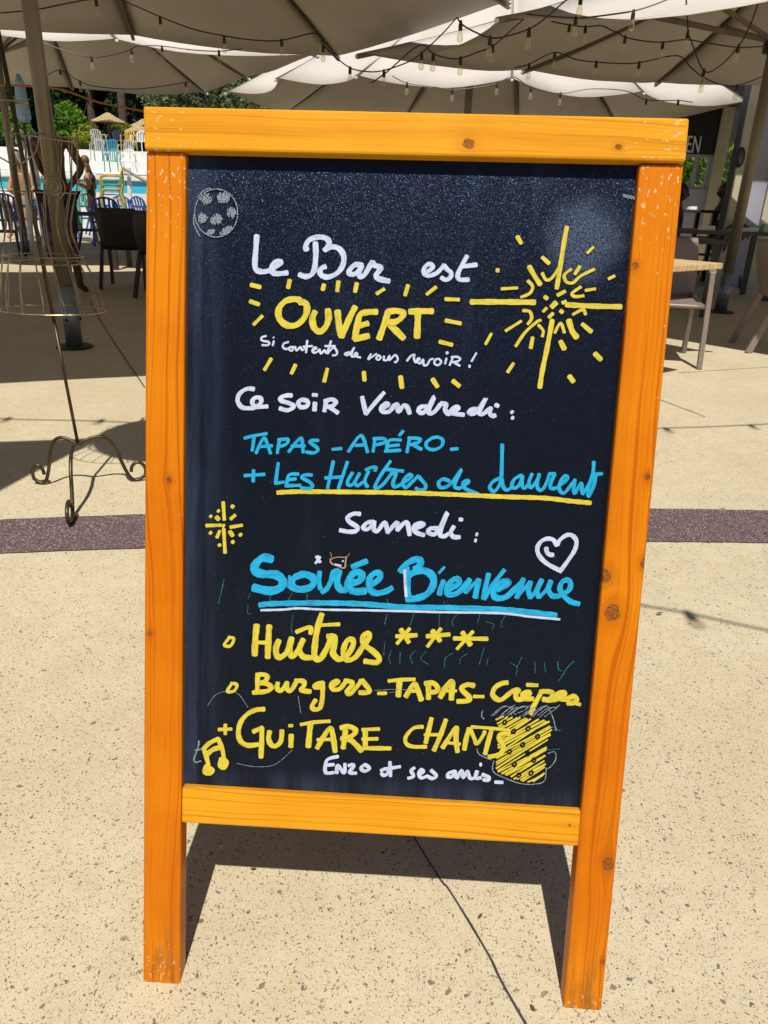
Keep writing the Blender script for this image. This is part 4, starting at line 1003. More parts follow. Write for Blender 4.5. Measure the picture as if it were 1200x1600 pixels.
# right: light wooden table end with a chair tucked on its far side
e1 = gp(1131, 411, .75); e2 = gp(1053, 404, .75); e3 = gp(1122, 423, .75)
d = (e2-e1); rz = math.atan2(-d.y, -d.x); wdt = .62
ctr = e1+d.normalized()*.85+Vector((math.sin(rz), -math.cos(rz), 0))*(wdt/2)
table('wooden_table', 'light pine plank table end sticking out right of the chalkboard', (ctr.x, ctr.y, 0), rz, 1.7, wdt, .75, 'pine', 'darkchair', 4, None, True)
fl_ = gp(1092, 577)
resin_chair('taupe resin armchair tucked under the light pine table', (fl_.x-.203, fl_.y+.319, 0), R(-12))
c2 = gp(1155, 548)
resin_chair('taupe resin armchair with white cushion cut by the right edge of the photo', (c2.x+.42, c2.y+.10, 0), R(82), cushion='seatwhite')
# left: two brown chairs at a table, dark chair further back
g1 = gp(193, 452); g2 = gp(222, 466)
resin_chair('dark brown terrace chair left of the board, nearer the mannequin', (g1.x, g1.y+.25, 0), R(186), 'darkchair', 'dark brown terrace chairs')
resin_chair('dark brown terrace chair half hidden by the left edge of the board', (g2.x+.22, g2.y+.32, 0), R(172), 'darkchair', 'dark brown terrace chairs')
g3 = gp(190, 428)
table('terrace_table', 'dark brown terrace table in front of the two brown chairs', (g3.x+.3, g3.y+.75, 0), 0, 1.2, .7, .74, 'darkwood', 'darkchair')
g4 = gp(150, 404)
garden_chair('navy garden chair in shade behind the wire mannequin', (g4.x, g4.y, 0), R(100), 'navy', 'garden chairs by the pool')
# blue chairs standing in the sun
k = 0
for (px, py, rz, lab) in [(128,352,60,'blue garden chair beside the standing child, facing left'), (170,362,200,'blue garden chair behind the brown chairs'), (205,348,170,'bright blue garden chair at the left edge of the board'), (236,350,150,'bright blue garden chair half hidden behind the board'),
                          (18,360,30,'bright blue garden chair left of the slim pole'), (60,356,-20,'bright blue garden chair between the two poles'), (160,345,120,'blue garden chair at the pool wall, rightmost of the pair near the child')]:
    g = gp(px, py+22); garden_chair(lab, (g.x, g.y, 0), R(rz), 'bluep', 'garden chairs by the pool')
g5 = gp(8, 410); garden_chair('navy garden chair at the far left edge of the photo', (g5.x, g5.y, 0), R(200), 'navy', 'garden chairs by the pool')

# ------------------------------------------------------------------ pool and white terraces
PY = 19.0
pw = thing('raised_pool', 'raised swimming pool with cyan tiled wall and pale coping', 'pool', (-10, PY, 0))
MB().box(-22, -2.2, PY, PY+.30, 0, .92).build('pool_wall', M['white_wall'], pw, world=True)
MB().box(-22, -2.2, PY+.01, PY+.29, .922, 1.18).build('tile_band', M['cyan'], pw, world=True)
MB().box(-22.1, -2.1, PY-.06, PY+.40, 1.182, 1.31).build('coping', M['white_wall'], pw, world=True, bevel=.02)
tw = NT('pool_water'); nw_ = tw.noise(tw.coord(), 2.5, 3); tw.bump(nw_, .3, .05); tw.out((.05, .42, .55), .08)
MB().add([(-22, PY+.30, 1.15), (-2.2, PY+.30, 1.15), (-2.2, PY+2.9, 1.15), (-22, PY+2.9, 1.15)], [(0,1,2,3)]).build('water', tw.m, kind='structure')
TIERS = [(22.0, 1.15, 1.40), (23.6, 1.40, 1.72), (25.4, 1.72, 2.08)]
for (y, z0, z1) in TIERS:
    MB().box(-26, 1.0, y, y+(2.0 if y < 25 else 1.2), 0, z1).build('terrace', M['white_wall'], kind='structure')
# pool rail
rl = thing('pool_railing', 'white tubular handrail sloping down beside the pool', 'railing', at(195, 300, 18.3))
MB().tube([at(150,271,18.3), at(232,273,18.3)], .03, 8).build('top_rail', M['whitep'], rl, world=True)
MB().tube([at(201,262,18.4), at(203,308,18.4)], .05, 8).build('post', M['whitep'], rl, world=True)
MB().tube([at(192,263,18.2), at(228,284,18.2)], .03, 8).build('handrail', M['pole'], rl, world=True)
# chairs on the terraces
def tchair(px, py, Y, z, rz, mat, lab):
    c = at(px, py, Y); z = {26.0: 2.08, 24.4: 1.72, 22.7: 1.40}[Y]; o = garden_chair(lab, (c.x, Y, z), R(rz), mat, 'chairs on the white terraces'); o.scale = (.72, .72, .72); return o
tchair(156, 235, 26.0, 2.62, 40, 'greyp', 'grey lounge chair on the top white terrace, leftmost')
tchair(184, 235, 26.0, 2.62, 10, 'navy', 'navy chair on the top white terrace under the straw parasol')
tchair(202, 235, 26.0, 2.62, 0, 'yellowp', 'mustard yellow chair on the top white terrace')
tchair(218, 235, 26.0, 2.62, -10, 'whitep', 'white chair on the top white terrace beside the board')
tchair(155, 252, 24.4, 2.05, 5, 'greyp', 'grey chair on the middle white terrace, leftmost')
tchair(174, 252, 24.4, 2.05, 0, 'teal', 'teal blue chair on the middle white terrace')
tchair(199, 252, 24.4, 2.05, -8, 'greyp', 'grey chair on the middle white terrace beside the board')
tchair(200, 262, 22.7, 1.55, 0, 'whitep', 'white chair on the lowest white terrace')
tchair(178, 268, 22.7, 1.55, 0, 'greenp', 'pale green chair on the lowest white terrace')
# stack of chairs in front of the pool, green and mustard in turn, plus one more
sg = at(176, 320, 16.6)
for i in range(4):
    stc = garden_chair(['mustard chair at the bottom of the garden chair stack', 'green chair second from the bottom of the stack', 'green chair third from the bottom of the stack', 'mustard chair on top of the garden chair stack'][i],
                 (sg.x, 16.6, .48+.085*i), R(-75), ['yellowp', 'greenp', 'greenp', 'yellowp'][i], 'stacked garden chairs by the pool', 5); stc.scale = (.8, .8, .8)
bx_ = thing('storage_plinth', 'pale concrete plinth carrying the stacked garden chairs', 'plinth', (sg.x, 16.6, 0))
MB().box(sg.x-.35, sg.x+.35, 16.25, 16.95, 0, .48).build('plinth_body', M['white_wall'], bx_, world=True, bevel=.02)
sg2 = at(122, 330, 15.9); garden_chair('green and mustard garden chair left of the standing child', (sg2.x, 15.9, .25), R(-20), 'greenp', 'stacked garden chairs by the pool')

# ------------------------------------------------------------------ trees, shrubs, hillside
mb = MB(); N = 24
for i in range(N+1):
    for j in range(13):
        x = -70+140*i/N; y = 26.4+j*5
        z = 2.0+(max(0, j-1)*1.05)+mnoise.noise(Vector((x*.08, y*.1, 0)))*.8*(1 if j > 1 else 0)
        mb.v.append(Vector((x, y, z if x < 3 else min(z, 2.0+max(0, j-2)*1.0))))
for i in range(N):
    for j in range(12): a = i*13+j; mb.f.append((a, a+13, a+14, a+1))
mb.build('hillside', M['soil'], kind='structure', smooth=True)
def crown(c, rx, ry, rz, n, leaf, clumps=14, seed=0):
    rn = random.Random(seed); m = MB()
    cl = []
    for _ in range(clumps):
        u = rn.uniform(0, 2*math.pi); zz = rn.uniform(-1, 1); rr = math.sqrt(1-zz*zz)*rn.uniform(.45, 1)
        cl.append((Vector((c[0]+rx*rr*math.cos(u)*.8, c[1]+ry*rr*math.sin(u)*.8, c[2]+rz*zz*.8)), rn.uniform(.28, .5)))
    for _ in range(n):
        q, s = cl[rn.randrange(clumps)]
        dv = Vector((rn.gauss(0, 1), rn.gauss(0, 1), rn.gauss(0, 1))).normalized()*rn.uniform(.5, 1)**.6
        p_ = q+Vector((dv.x*rx*s, dv.y*ry*s, dv.z*rz*s))
        L = leaf*rn.uniform(.6, 1.4); e = Euler((rn.uniform(-1, 1), rn.uniform(-1, 1), rn.uniform(0, 6.3))).to_matrix()
        m.add([p_+e @ Vector(v) for v in ((-L*.5, 0, 0), (0, -L*.28, L*.08), (L*.5, 0, 0), (0, L*.28, L*.08))], [(0,1,2,3)])
    return m
def tree(label, x, y, z0, h, r, mat, group, n=2600, leaf=.34, name='tree', bare=.3, seed=1, trunk_r=.16):
    t = thing(name, label, 'tree', (x, y, z0), 0, group); rn = random.Random(seed)
    top = Vector((x+rn.uniform(-.4, .4), y, z0+h*.8))
    path = smooth_path([Vector((x, y, z0-.3)), Vector((x+rn.uniform(-.15, .15), y, z0+h*.4)), top], 5)
    tr = MB().tube(path, [trunk_r*(1-.75*i/(len(path)-1)) for i in range(len(path))], 10)
    for k in range(7):
        zz = z0+h*(bare+.08*k); b0 = Vector((x, y, zz)); a = rn.uniform(0, 6.3)
        tr.tube([b0, b0+Vector((math.cos(a)*r*.4, math.sin(a)*r*.4, h*.06)), b0+Vector((math.cos(a)*r*.75, math.sin(a)*r*.75, h*.09))], [trunk_r*.35, trunk_r*.22, trunk_r*.1], 6)
    tr.build('trunk', M['trunk'], t, world=True, smooth=True)
    crown((x, y, z0+h*(bare+(1-bare)/2)), r, r, h*(1-bare)/2, n, leaf, 18, seed).build('crown', M[mat], t, world=True)
    return t
def shrub(label, x, y, z0, w_, h, mat, n=1800, leaf=.13, seed=1, cat='shrub', group=None):
    t = thing('shrub', label, cat, (x, y, z0), 0, group); rn = random.Random(seed)
    st = MB()
    for k in range(6):
        a = rn.uniform(0, 6.3); st.tube([(x, y, z0-.1), (x+math.cos(a)*w_*.3, y+math.sin(a)*w_*.3, z0+h*.6)], [.03, .012], 5)
    st.build('stems', M['trunk'], t, world=True)
    crown((x, y, z0+h*.52), w_*.52, w_*.5, h*.5, n, leaf, 16, seed).build('foliage', M[mat], t, world=True)
    return t
rn = random.Random(11)
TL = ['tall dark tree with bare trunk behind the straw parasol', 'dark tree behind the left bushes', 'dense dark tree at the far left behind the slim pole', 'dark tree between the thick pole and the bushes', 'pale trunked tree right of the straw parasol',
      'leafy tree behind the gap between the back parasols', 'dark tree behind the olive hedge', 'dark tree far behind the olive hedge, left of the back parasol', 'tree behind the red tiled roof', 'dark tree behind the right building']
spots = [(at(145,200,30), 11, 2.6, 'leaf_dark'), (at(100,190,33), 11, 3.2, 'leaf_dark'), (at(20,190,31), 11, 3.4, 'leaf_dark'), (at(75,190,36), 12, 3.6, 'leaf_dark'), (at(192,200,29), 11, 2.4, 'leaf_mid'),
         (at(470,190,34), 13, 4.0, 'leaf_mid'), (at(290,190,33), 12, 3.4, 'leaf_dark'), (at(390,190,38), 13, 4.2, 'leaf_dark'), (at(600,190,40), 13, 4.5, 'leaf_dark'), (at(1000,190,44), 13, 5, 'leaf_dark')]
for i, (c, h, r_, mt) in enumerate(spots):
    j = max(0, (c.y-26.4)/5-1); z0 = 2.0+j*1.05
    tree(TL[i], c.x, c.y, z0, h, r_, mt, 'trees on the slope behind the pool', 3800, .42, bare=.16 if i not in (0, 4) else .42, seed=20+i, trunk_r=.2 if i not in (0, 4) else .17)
# far wood that reads as one dark mass
m = MB()
for k in range(26):
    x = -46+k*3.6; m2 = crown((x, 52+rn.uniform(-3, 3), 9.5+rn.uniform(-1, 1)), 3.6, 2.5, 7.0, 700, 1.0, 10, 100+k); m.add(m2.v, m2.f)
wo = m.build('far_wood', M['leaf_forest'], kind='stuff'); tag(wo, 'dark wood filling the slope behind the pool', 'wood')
shrub('round bright green bush behind the white terrace', at(108,205,27.2).x, 27.2, 2.15, 1.45, 1.25, 'leaf_bright', 2600, .13, 31)
shrub('yellow green bush at the foot of the bright green one', at(133,215,26.9).x, 26.9, 2.05, 1.15, .8, 'leaf_yellow', 2000, .10, 32)
shrub('yellowish bush between the two straw parasols', at(190,212,27.4).x, 27.4, 2.1, .75, .9, 'leaf_yellow', 1200, .10, 33)
shrub('green bush behind the white pool ladder', at(28,205,27.0).x, 27.0, 2.1, 1.3, 1.3, 'leaf_bright', 2000, .12, 34)
shrub('small dark bush above the terrace wall', at(160,222,27.6).x, 27.6, 2.1, 1.0, .5, 'leaf_mid', 1000, .10, 35)
for i, px in enumerate((262, 300, 338, 376)):
    c = at(px, 160, 24.0); shrub(['grey green olive bush left end of the row over the board', 'grey green olive bush second in the row over the board', 'grey green olive bush third in the row over the board', 'grey green olive bush right end of the row over the board'][i], c.x, 24.0, 2.0, 2.1, 2.7, 'leaf_olive', 2400, .14, 41+i, group='olive bushes behind the board')
c = at(500, 160, 25.0); shrub('yellow green hedge bush below the back parasol', c.x, 25, 2.0, 2.6, 2.6, 'leaf_yellow', 2400, .14, 47)
c = at(560, 160, 27); hs = thing('pool_house', 'low house with red tiled roof just above the board top', 'house', (c.x+.8, 28, 0))
MB().box(c.x, c.x+4.5, 27.6, 30, 0, 4.2).build('wall', M['cream'], hs, world=True)
MB().add([(c.x-.3, 27.2, 4.15), (c.x+4.8, 27.2, 4.15), (c.x+4.8, 30.4, 4.15), (c.x-.3, 30.4, 4.15), (c.x+.3, 28.8, 5.0), (c.x+4.2, 28.8, 5.0)], [(0,1,5,4), (2,3,4,5), (1,2,5), (3,0,4), (3,2,1,0)]).build('roof', M['terracotta'], hs, world=True)
for i in range(12):
    c = at(-30+i*25, 215, 30.0+(i % 3)*1.3)
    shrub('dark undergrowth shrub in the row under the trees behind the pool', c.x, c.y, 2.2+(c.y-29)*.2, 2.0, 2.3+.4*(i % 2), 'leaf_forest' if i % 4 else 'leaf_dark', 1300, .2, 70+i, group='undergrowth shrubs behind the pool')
# straw parasols
def straw(px, py_top, Y, hw, label, base):
    c = at(px, py_top, Y); t = thing('straw_parasol', label, 'parasol', (c.x, Y, base), 0, 'straw parasols above the pool')
    m = MB(); n = 26; o = 0
    for k in range(n):
        a = 2*math.pi*k/n; rr = hw*(1+.05*math.sin(k*3.7)); m.v += [Vector((c.x+.05*math.cos(a), Y+.05*math.sin(a), c.z)), Vector((c.x+rr*.55*math.cos(a), Y+rr*.55*math.sin(a), c.z-hw*.26)), Vector((c.x+rr*math.cos(a), Y+rr*math.sin(a), c.z-hw*(.50+.05*math.sin(k*5.3)))), Vector((c.x+rr*.9*math.cos(a), Y+rr*.9*math.sin(a), c.z-hw*.55))]
    for k in range(n):
        for j in range(3): a_, b_ = 4*k+j, 4*((k+1) % n)+j; m.f.append((a_, a_+1, b_+1, b_))
    m.build('thatch', M['straw'], t, world=True)
    MB().tube([(c.x, Y, base), (c.x, Y, c.z-.05)], .05, 8).build('post', M['trunk'], t, world=True)
straw(168, 176, 26.6, .52, 'straw parasol in the middle, above the navy terrace chair', 2.0)
straw(216, 194, 26.8, .48, 'straw parasol cut by the left side of the board', 2.0)
straw(224, 186, 28.4, .46, 'further straw parasol peeping over the one beside the board', 2.2)
# cord tied between poles
a = at(70, 136, 9.0); b = at(240, 178, 9.0)
tag(MB().tube(smooth_path([a+Vector((-1.2,0,-.02)), a, a.lerp(b, .5)+Vector((0,0,-.02)), b, b+Vector((.8,0,-.2))], 5), .011, 6).build('cord', M['rope']), 'thin orange cord sloping down behind the thick pole', 'cord')
# closed pale blue beach parasol and white pool ladder chair
c = at(36, 195, 12.0); t = thing('closed_parasol', 'furled pale blue parasol tied on a dark pole', 'parasol', (c.x, 12, 0))
MB().tube([(c.x+.12, 12, 0), (c.x, 12, 2.1)], .025, 8).build('pole', M['darkchair'], t, world=True)
MB().lathe([(.03, 0), (.10, .06), (.085, .25), (.07, .5), (.02, .62)], at(39, 192, 12.0), 10).build('furled_canopy', M['skyblue'], t, world=True, smooth=True)
t = thing('lifeguard_chair', 'white tubular high chair with royal blue seat cover', 'chair', (at(45, 290, 14.5).x, 14.5, 0))
A_ = lambda x, y: at(x, y, 14.5)
MB().tube(smooth_path([A_(38,209), A_(30,210), A_(28,222), A_(35,225), A_(30,248), A_(40,250)], 4), .045, 8).build('side_frame', M['whitep'], t, world=True, smooth=True)
MB().tube(smooth_path([A_(45,210), A_(49,240), A_(58,290)], 4), .075, 8).build('front_frame', M['whitep'], t, world=True, smooth=True)
MB().tube([A_(58,290), Vector((A_(60,300).x, 14.5, 0))], .06, 8).build('leg', M['whitep'], t, world=True)
MB().tube([A_(36,250), Vector((A_(38,300).x, 14.5, 0))], .05, 8).build('leg', M['whitep'], t, world=True)
q = [A_(45,208), A_(53,207), A_(55,221), A_(47,223)]
MB().hexa([p_ for p_ in q], [p_+Vector((0,.08,0)) for p_ in q]).build('seat_cover', M['royal'], t, world=True)

# ------------------------------------------------------------------ building on the right
WY = 15.8
bld = thing('restaurant_building', 'dark fronted restaurant with pale corner pier on the right', 'building', (8, WY, 0))
def px_box(x0, x1, y0, y1, Y, dep, name, mat, parent, bevel=0):   # box whose front fills the given pixels at distance Y
    zt = at((x0+x1)/2, y0, Y).z; zb = at((x0+x1)/2, y1, Y).z; xa = at(x0, (y0+y1)/2, Y).x; xb = at(x1, (y0+y1)/2, Y).x
    return MB().box(xa, xb, Y, Y+dep, zb, zt).build(name, M[mat], parent, world=True, bevel=bevel)
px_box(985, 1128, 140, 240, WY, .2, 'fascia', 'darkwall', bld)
zlow = at(1100, 296, WY).z
xL = at(960, 300, WY).x; xR = at(1165, 300, WY).x
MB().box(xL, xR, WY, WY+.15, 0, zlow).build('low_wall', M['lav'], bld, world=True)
# window with frame, glass and mullions
zf = at(1100, 240, WY).z
wf = MB(); x0 = at(1050, 270, WY).x; x1 = at(1112, 270, WY).x
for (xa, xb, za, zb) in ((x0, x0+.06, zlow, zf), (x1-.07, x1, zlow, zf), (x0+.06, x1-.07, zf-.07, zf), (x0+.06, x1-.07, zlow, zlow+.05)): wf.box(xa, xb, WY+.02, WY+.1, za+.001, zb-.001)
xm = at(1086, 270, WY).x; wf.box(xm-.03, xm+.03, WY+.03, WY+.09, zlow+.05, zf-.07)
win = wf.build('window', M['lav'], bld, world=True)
MB().box(x0+.06, x1-.07, WY+.055, WY+.06, zlow+.05, zf-.07).build('pane', M['glass'], win, world=True)
# dark side pier between window and door, then the room behind
MB().box(x1+.004, at(1118, 270, WY).x, WY-.02, WY+.2, 0, zf).build('pier', M['darkwall'], bld, world=True)
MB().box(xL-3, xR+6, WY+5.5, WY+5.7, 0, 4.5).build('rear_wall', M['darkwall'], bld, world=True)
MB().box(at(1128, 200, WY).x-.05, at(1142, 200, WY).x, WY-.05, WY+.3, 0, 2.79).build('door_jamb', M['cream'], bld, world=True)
MB().box(4.5, xR+7, 9.95, 11.35, 3.55, 3.75).build('shading_eave', M['darkwall'], bld, world=True)  # slab added above the corner pier to keep its upper part in shade
MB().box(5.05, xR+7, 14.1, WY+.5, 2.80, 2.95).build('roof', M['darkwall'], bld, world=True)  # added to keep the window front behind it in shade
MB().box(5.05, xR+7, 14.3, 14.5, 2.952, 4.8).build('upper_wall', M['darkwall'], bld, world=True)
# pale corner pier with cream strips
CY = 11.2
xa = at(1157, 240, CY).x
MB().box(xa+.01, xa+.6, CY+.075, CY+.3, 0, 3.5).build('pier_return', M['darkwall'], bld, world=True)
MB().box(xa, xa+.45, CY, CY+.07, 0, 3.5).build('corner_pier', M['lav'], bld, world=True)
MB().box(xa-.02, xa+.10, CY-.04, CY-.002, 0, 3.4).build('cream_strip', M['cream'], bld, world=True)
MB().box(xa+.17, xa+.23, CY-.03, CY-.002, 0, 3.4).build('cream_strip', M['cream'], bld, world=True)
MB().box(xa+.45, xa+.62, CY-.05, CY+.4, 0, 3.5).build('cream_strip', M['cream'], bld, world=True)
MB().box(xa+.625, xa+3.5, CY+.3, CY+.5, 0, 1.15).build('side_wall', M['lav'], bld, world=True)
MB().box(xa+.625, xa+3.5, CY+.9, CY+1.1, 1.15, 3.5).build('side_opening_shade', M['darkwall'], bld, world=True)  # near-black slab, the shade inside the opening put into its colour
lp = thing('wall_lamp', 'dark oval bulkhead lamp on the pale corner pier', 'lamp', at(1156, 246, CY-.06))
MB().ball(at(1156, 246, CY-.05), .045, .04, .105, 14, 10).build('lamp_glass', M['lampgrey'], lp, world=True, smooth=True)
MB().tube([at(1156, 246, CY-.06)+Vector((.052*math.cos(a), 0, .115*math.sin(a))) for a in [2*math.pi*k/24 for k in range(24)]], .016, 6, closed=True).build('lamp_rim', M['black'], lp, world=True, smooth=True)
# lettering over the window
cu = bpy.data.curves.new('letters', 'FONT'); cu.body = 'EN'; cu.size = .36; cu.extrude = .01; cu.space_character = 1.05
lo_ = bpy.data.objects.new('tmp', cu); COL.objects.link(lo_)
dg = bpy.context.evaluated_depsgraph_get(); me = bpy.data.meshes.new_from_object(lo_.evaluated_get(dg)); bpy.data.objects.remove(lo_)
me.name = 'lettering'; me.materials.clear(); me.materials.append(M['letter'])
lt = bpy.data.objects.new('sign_letters', me); COL.objects.link(lt)
lt.parent = bld; lt.location = at(1070, 238, WY-.03)-bld.location; lt.rotation_euler = (R(90), 0, 0); lt.scale = (.60, 1.15, 1)
# greenery seen through the window
shrub('sunlit green bush seen through the dark building window', at(1090,275,WY+3).x, WY+3.0, 0.2, 2.2, 2.6, 'leaf_bright', 3200, .15, 61)
# tables inside, right
t1 = at(1090, 371, 8.4)
for (Y, x0, x1, h, mt, lab) in [(7.9, 1020, 1146, .76, 'darkwood', 'long dark table with brown edge behind the light pine table'), (9.6, 1030, 1240, .80, 'darkwood', 'long dark table with white napkins in the middle row on the right'), (11.9, 1020, 1128, 1.02, 'darkwood', 'high dark counter table where the person in white sits')]:
    xa = at(x0, 330, Y).x; xb = at(x1, 330, Y).x
    table('long_table', lab, ((xa+xb)/2, Y+.4, 0), 0, xb-xa, .8, h, mt, 'darkchair', 0, 'dark long tables on the right')
for (px, py, Y, lab) in [(1082, 339, 10.9, 'white folded menu card on the dark table, left one'), (1103, 358, 9.85, 'white napkin lying on the middle dark table'), (1171, 359, 9.85, 'white napkin near the pale corner pier')]:
    c = at(px, py, Y); zt = {10.9: 1.02, 9.85: .80}[Y]
    if Y > 10.5: c = at(px, py, 12.1); zt = 1.02
    tag(MB().hexa([(c.x-.09, c.y-.06, zt+.001), (c.x+.09, c.y-.06, zt+.001), (c.x+.09, c.y+.06, zt+.001), (c.x-.09, c.y+.06, zt+.001)], [(c.x-.07, c.y-.05, zt+.04), (c.x+.09, c.y-.05, zt+.05), (c.x+.09, c.y+.06, zt+.05), (c.x-.07, c.y+.06, zt+.04)]).build('napkin', M['paper']), lab, 'napkin')
c = at(1189, 366, 9.8)
cn = thing('condiment_bottle', 'small green bottle on the middle dark table at the right edge', 'bottle', (c.x, c.y, .80))
MB().lathe([(.03, .801), (.032, .87), (.015, .90)], (c.x, c.y, 0), 10).build('bottle_body', M['greenp'], cn, world=True)
MB().lathe([(.014, .901), (.014, .93)], (c.x, c.y, 0), 8).build('cap', M['whitep'], cn, world=True)
def back_chair(px, py, rz, mat, lab):
    g = gp(px, py); return garden_chair(lab, (g.x, g.y, 0), R(rz), mat, 'dark chairs in the restaurant')
back_chair(1130, 432, 30, 'navy', 'dark chair behind the slim right pole')
back_chair(1185, 438, -15, 'navy', 'dark chair between the right pole and the right edge')
g = at(1140, 340, 11.2); garden_chair('dark chair backing onto the person in white', (g.x, 11.4, 0), R(200), 'navy', 'dark chairs in the restaurant')
g = gp(1172, 432); bg = thing('orange_bag', 'orange red bag on the floor under the dark table', 'bag', (g.x, g.y+.6, 0))
MB().hexa([(g.x-.16, g.y+.5, .0), (g.x+.16, g.y+.5, .0), (g.x+.16, g.y+.7, .0), (g.x-.16, g.y+.7, .0)], [(g.x-.11, g.y+.55, .28), (g.x+.13, g.y+.55, .26), (g.x+.13, g.y+.66, .26), (g.x-.11, g.y+.66, .28)]).build('bag_body', M['red'], bg, world=True, bevel=.03)
MB().tube(smooth_path([(g.x-.06, g.y+.6, .27), (g.x-.04, g.y+.6, .38), (g.x+.05, g.y+.6, .38), (g.x+.07, g.y+.6, .26)], 4), .01, 6).build('handle', M['red'], bg, world=True)

# ------------------------------------------------------------------ people
def skinned(name, joints, edges, radii, mat, parent, head=None, flat=1.0):
    names = list(joints); me = bpy.data.meshes.new(name)
    me.from_pydata([joints[k] for k in names], [(names.index(a), names.index(b)) for a, b in edges], [])
    o = bpy.data.objects.new(name, me); COL.objects.link(o)
    sk = o.modifiers.new('skin', 'SKIN'); sk.use_smooth_shade = True; sk.branch_smoothing = .6
    if not me.skin_vertices: pass
    for i, k in enumerate(names):
        r_ = radii[k]; me.skin_vertices[0].data[i].radius = r_ if isinstance(r_, tuple) else (r_, r_)
    me.skin_vertices[0].data[0].use_root = True
    ss = o.modifiers.new('sub', 'SUBSURF'); ss.levels = 2; ss.render_levels = 2
    dg = bpy.context.evaluated_depsgraph_get(); dg.update()
    nm = bpy.data.meshes.new_from_object(o.evaluated_get(dg)); bpy.data.objects.remove(o)
    if head:
        bm = bmesh.new(); bm.from_mesh(nm)
        c, look, r_ = head; look = Vector(look).normalized(); side = look.cross(Vector((0,0,1))).normalized(); up = side.cross(look)
        def add(cc, rx, ry, rz):
            t_ = bmesh.ops.create_uvsphere(bm, u_segments=14, v_segments=10, radius=1)
            for v in t_['verts']:
                p_ = v.co.copy(); tp = 1-.22*max(0, -p_.z)
                v.co = Vector(cc)+side*p_.x*rx*tp+look*p_.y*ry*tp+up*p_.z*rz
        add(c, r_*.78, r_*.95, r_*1.2)
        add(Vector(c)+look*r_*.98-up*r_*.10, r_*.13, r_*.2, r_*.24)           # nose
        add(Vector(c)+look*r_*.84-up*r_*.52, r_*.26, r_*.12, r_*.08)          # mouth
        for s_ in (-1, 1):
            add(Vector(c)+side*s_*r_*.78-up*r_*.05, r_*.08, r_*.18, r_*.26)   # ears
            add(Vector(c)+look*r_*.80+side*s_*r_*.30+up*r_*.10, r_*.14, r_*.1, r_*.08)
        bm.to_mesh(nm); bm.free()
    nm.materials.clear(); nm.materials.append(M[mat])
    for p_ in nm.polygons: p_.use_smooth = True
    nm.name = name
    r = bpy.data.objects.new(name, nm); COL.objects.link(r)
    r.parent = parent
    off = parent.location
    nm.transform(Matrix.Translation(-off)); return r
BODY_E = [('pelvis','waist'),('waist','chest'),('chest','neck'),('neck','skull'),('chest','shL'),('shL','elL'),('elL','wrL'),('wrL','haL'),('chest','shR'),('shR','elR'),('elR','wrR'),('wrR','haR'),
          ('pelvis','hipL'),('hipL','knL'),('knL','anL'),('anL','toL'),('pelvis','hipR'),('hipR','knR'),('knR','anR'),('anR','toR')]
def body_radii(s):
    d = dict(pelvis=(.135,.105), waist=(.115,.085), chest=(.14,.10), neck=.05, skull=.06, shL=.055, elL=.040, wrL=.028, haL=.032, shR=.055, elR=.040, wrR=.028, haR=.032,
             hipL=.082, knL=.055, anL=.036, toL=.03, hipR=.082, knR=.055, anR=.036, toR=.03)
    return {k: (tuple(x*s for x in v) if isinstance(v, tuple) else v*s) for k, v in d.items()}
def fingers(mb, hand, d, s):
    d = Vector(d).normalized(); n = d.orthogonal().normalized(); b = d.cross(n)
    for k in range(4):
        o = hand+b*(k-1.5)*.018*s; ln = (.075, .085, .08, .062)[k]*s
        mb.tube([o, o+d*ln*.55+n*.006*s, o+d*ln+n*.02*s], [.0095*s, .009*s, .006*s], 6)
    o = hand-b*.034*s-d*.02*s; mb.tube([o, o-b*.02*s+d*.03*s, o-b*.02*s+d*.06*s], [.011*s, .010*s, .007*s], 6)
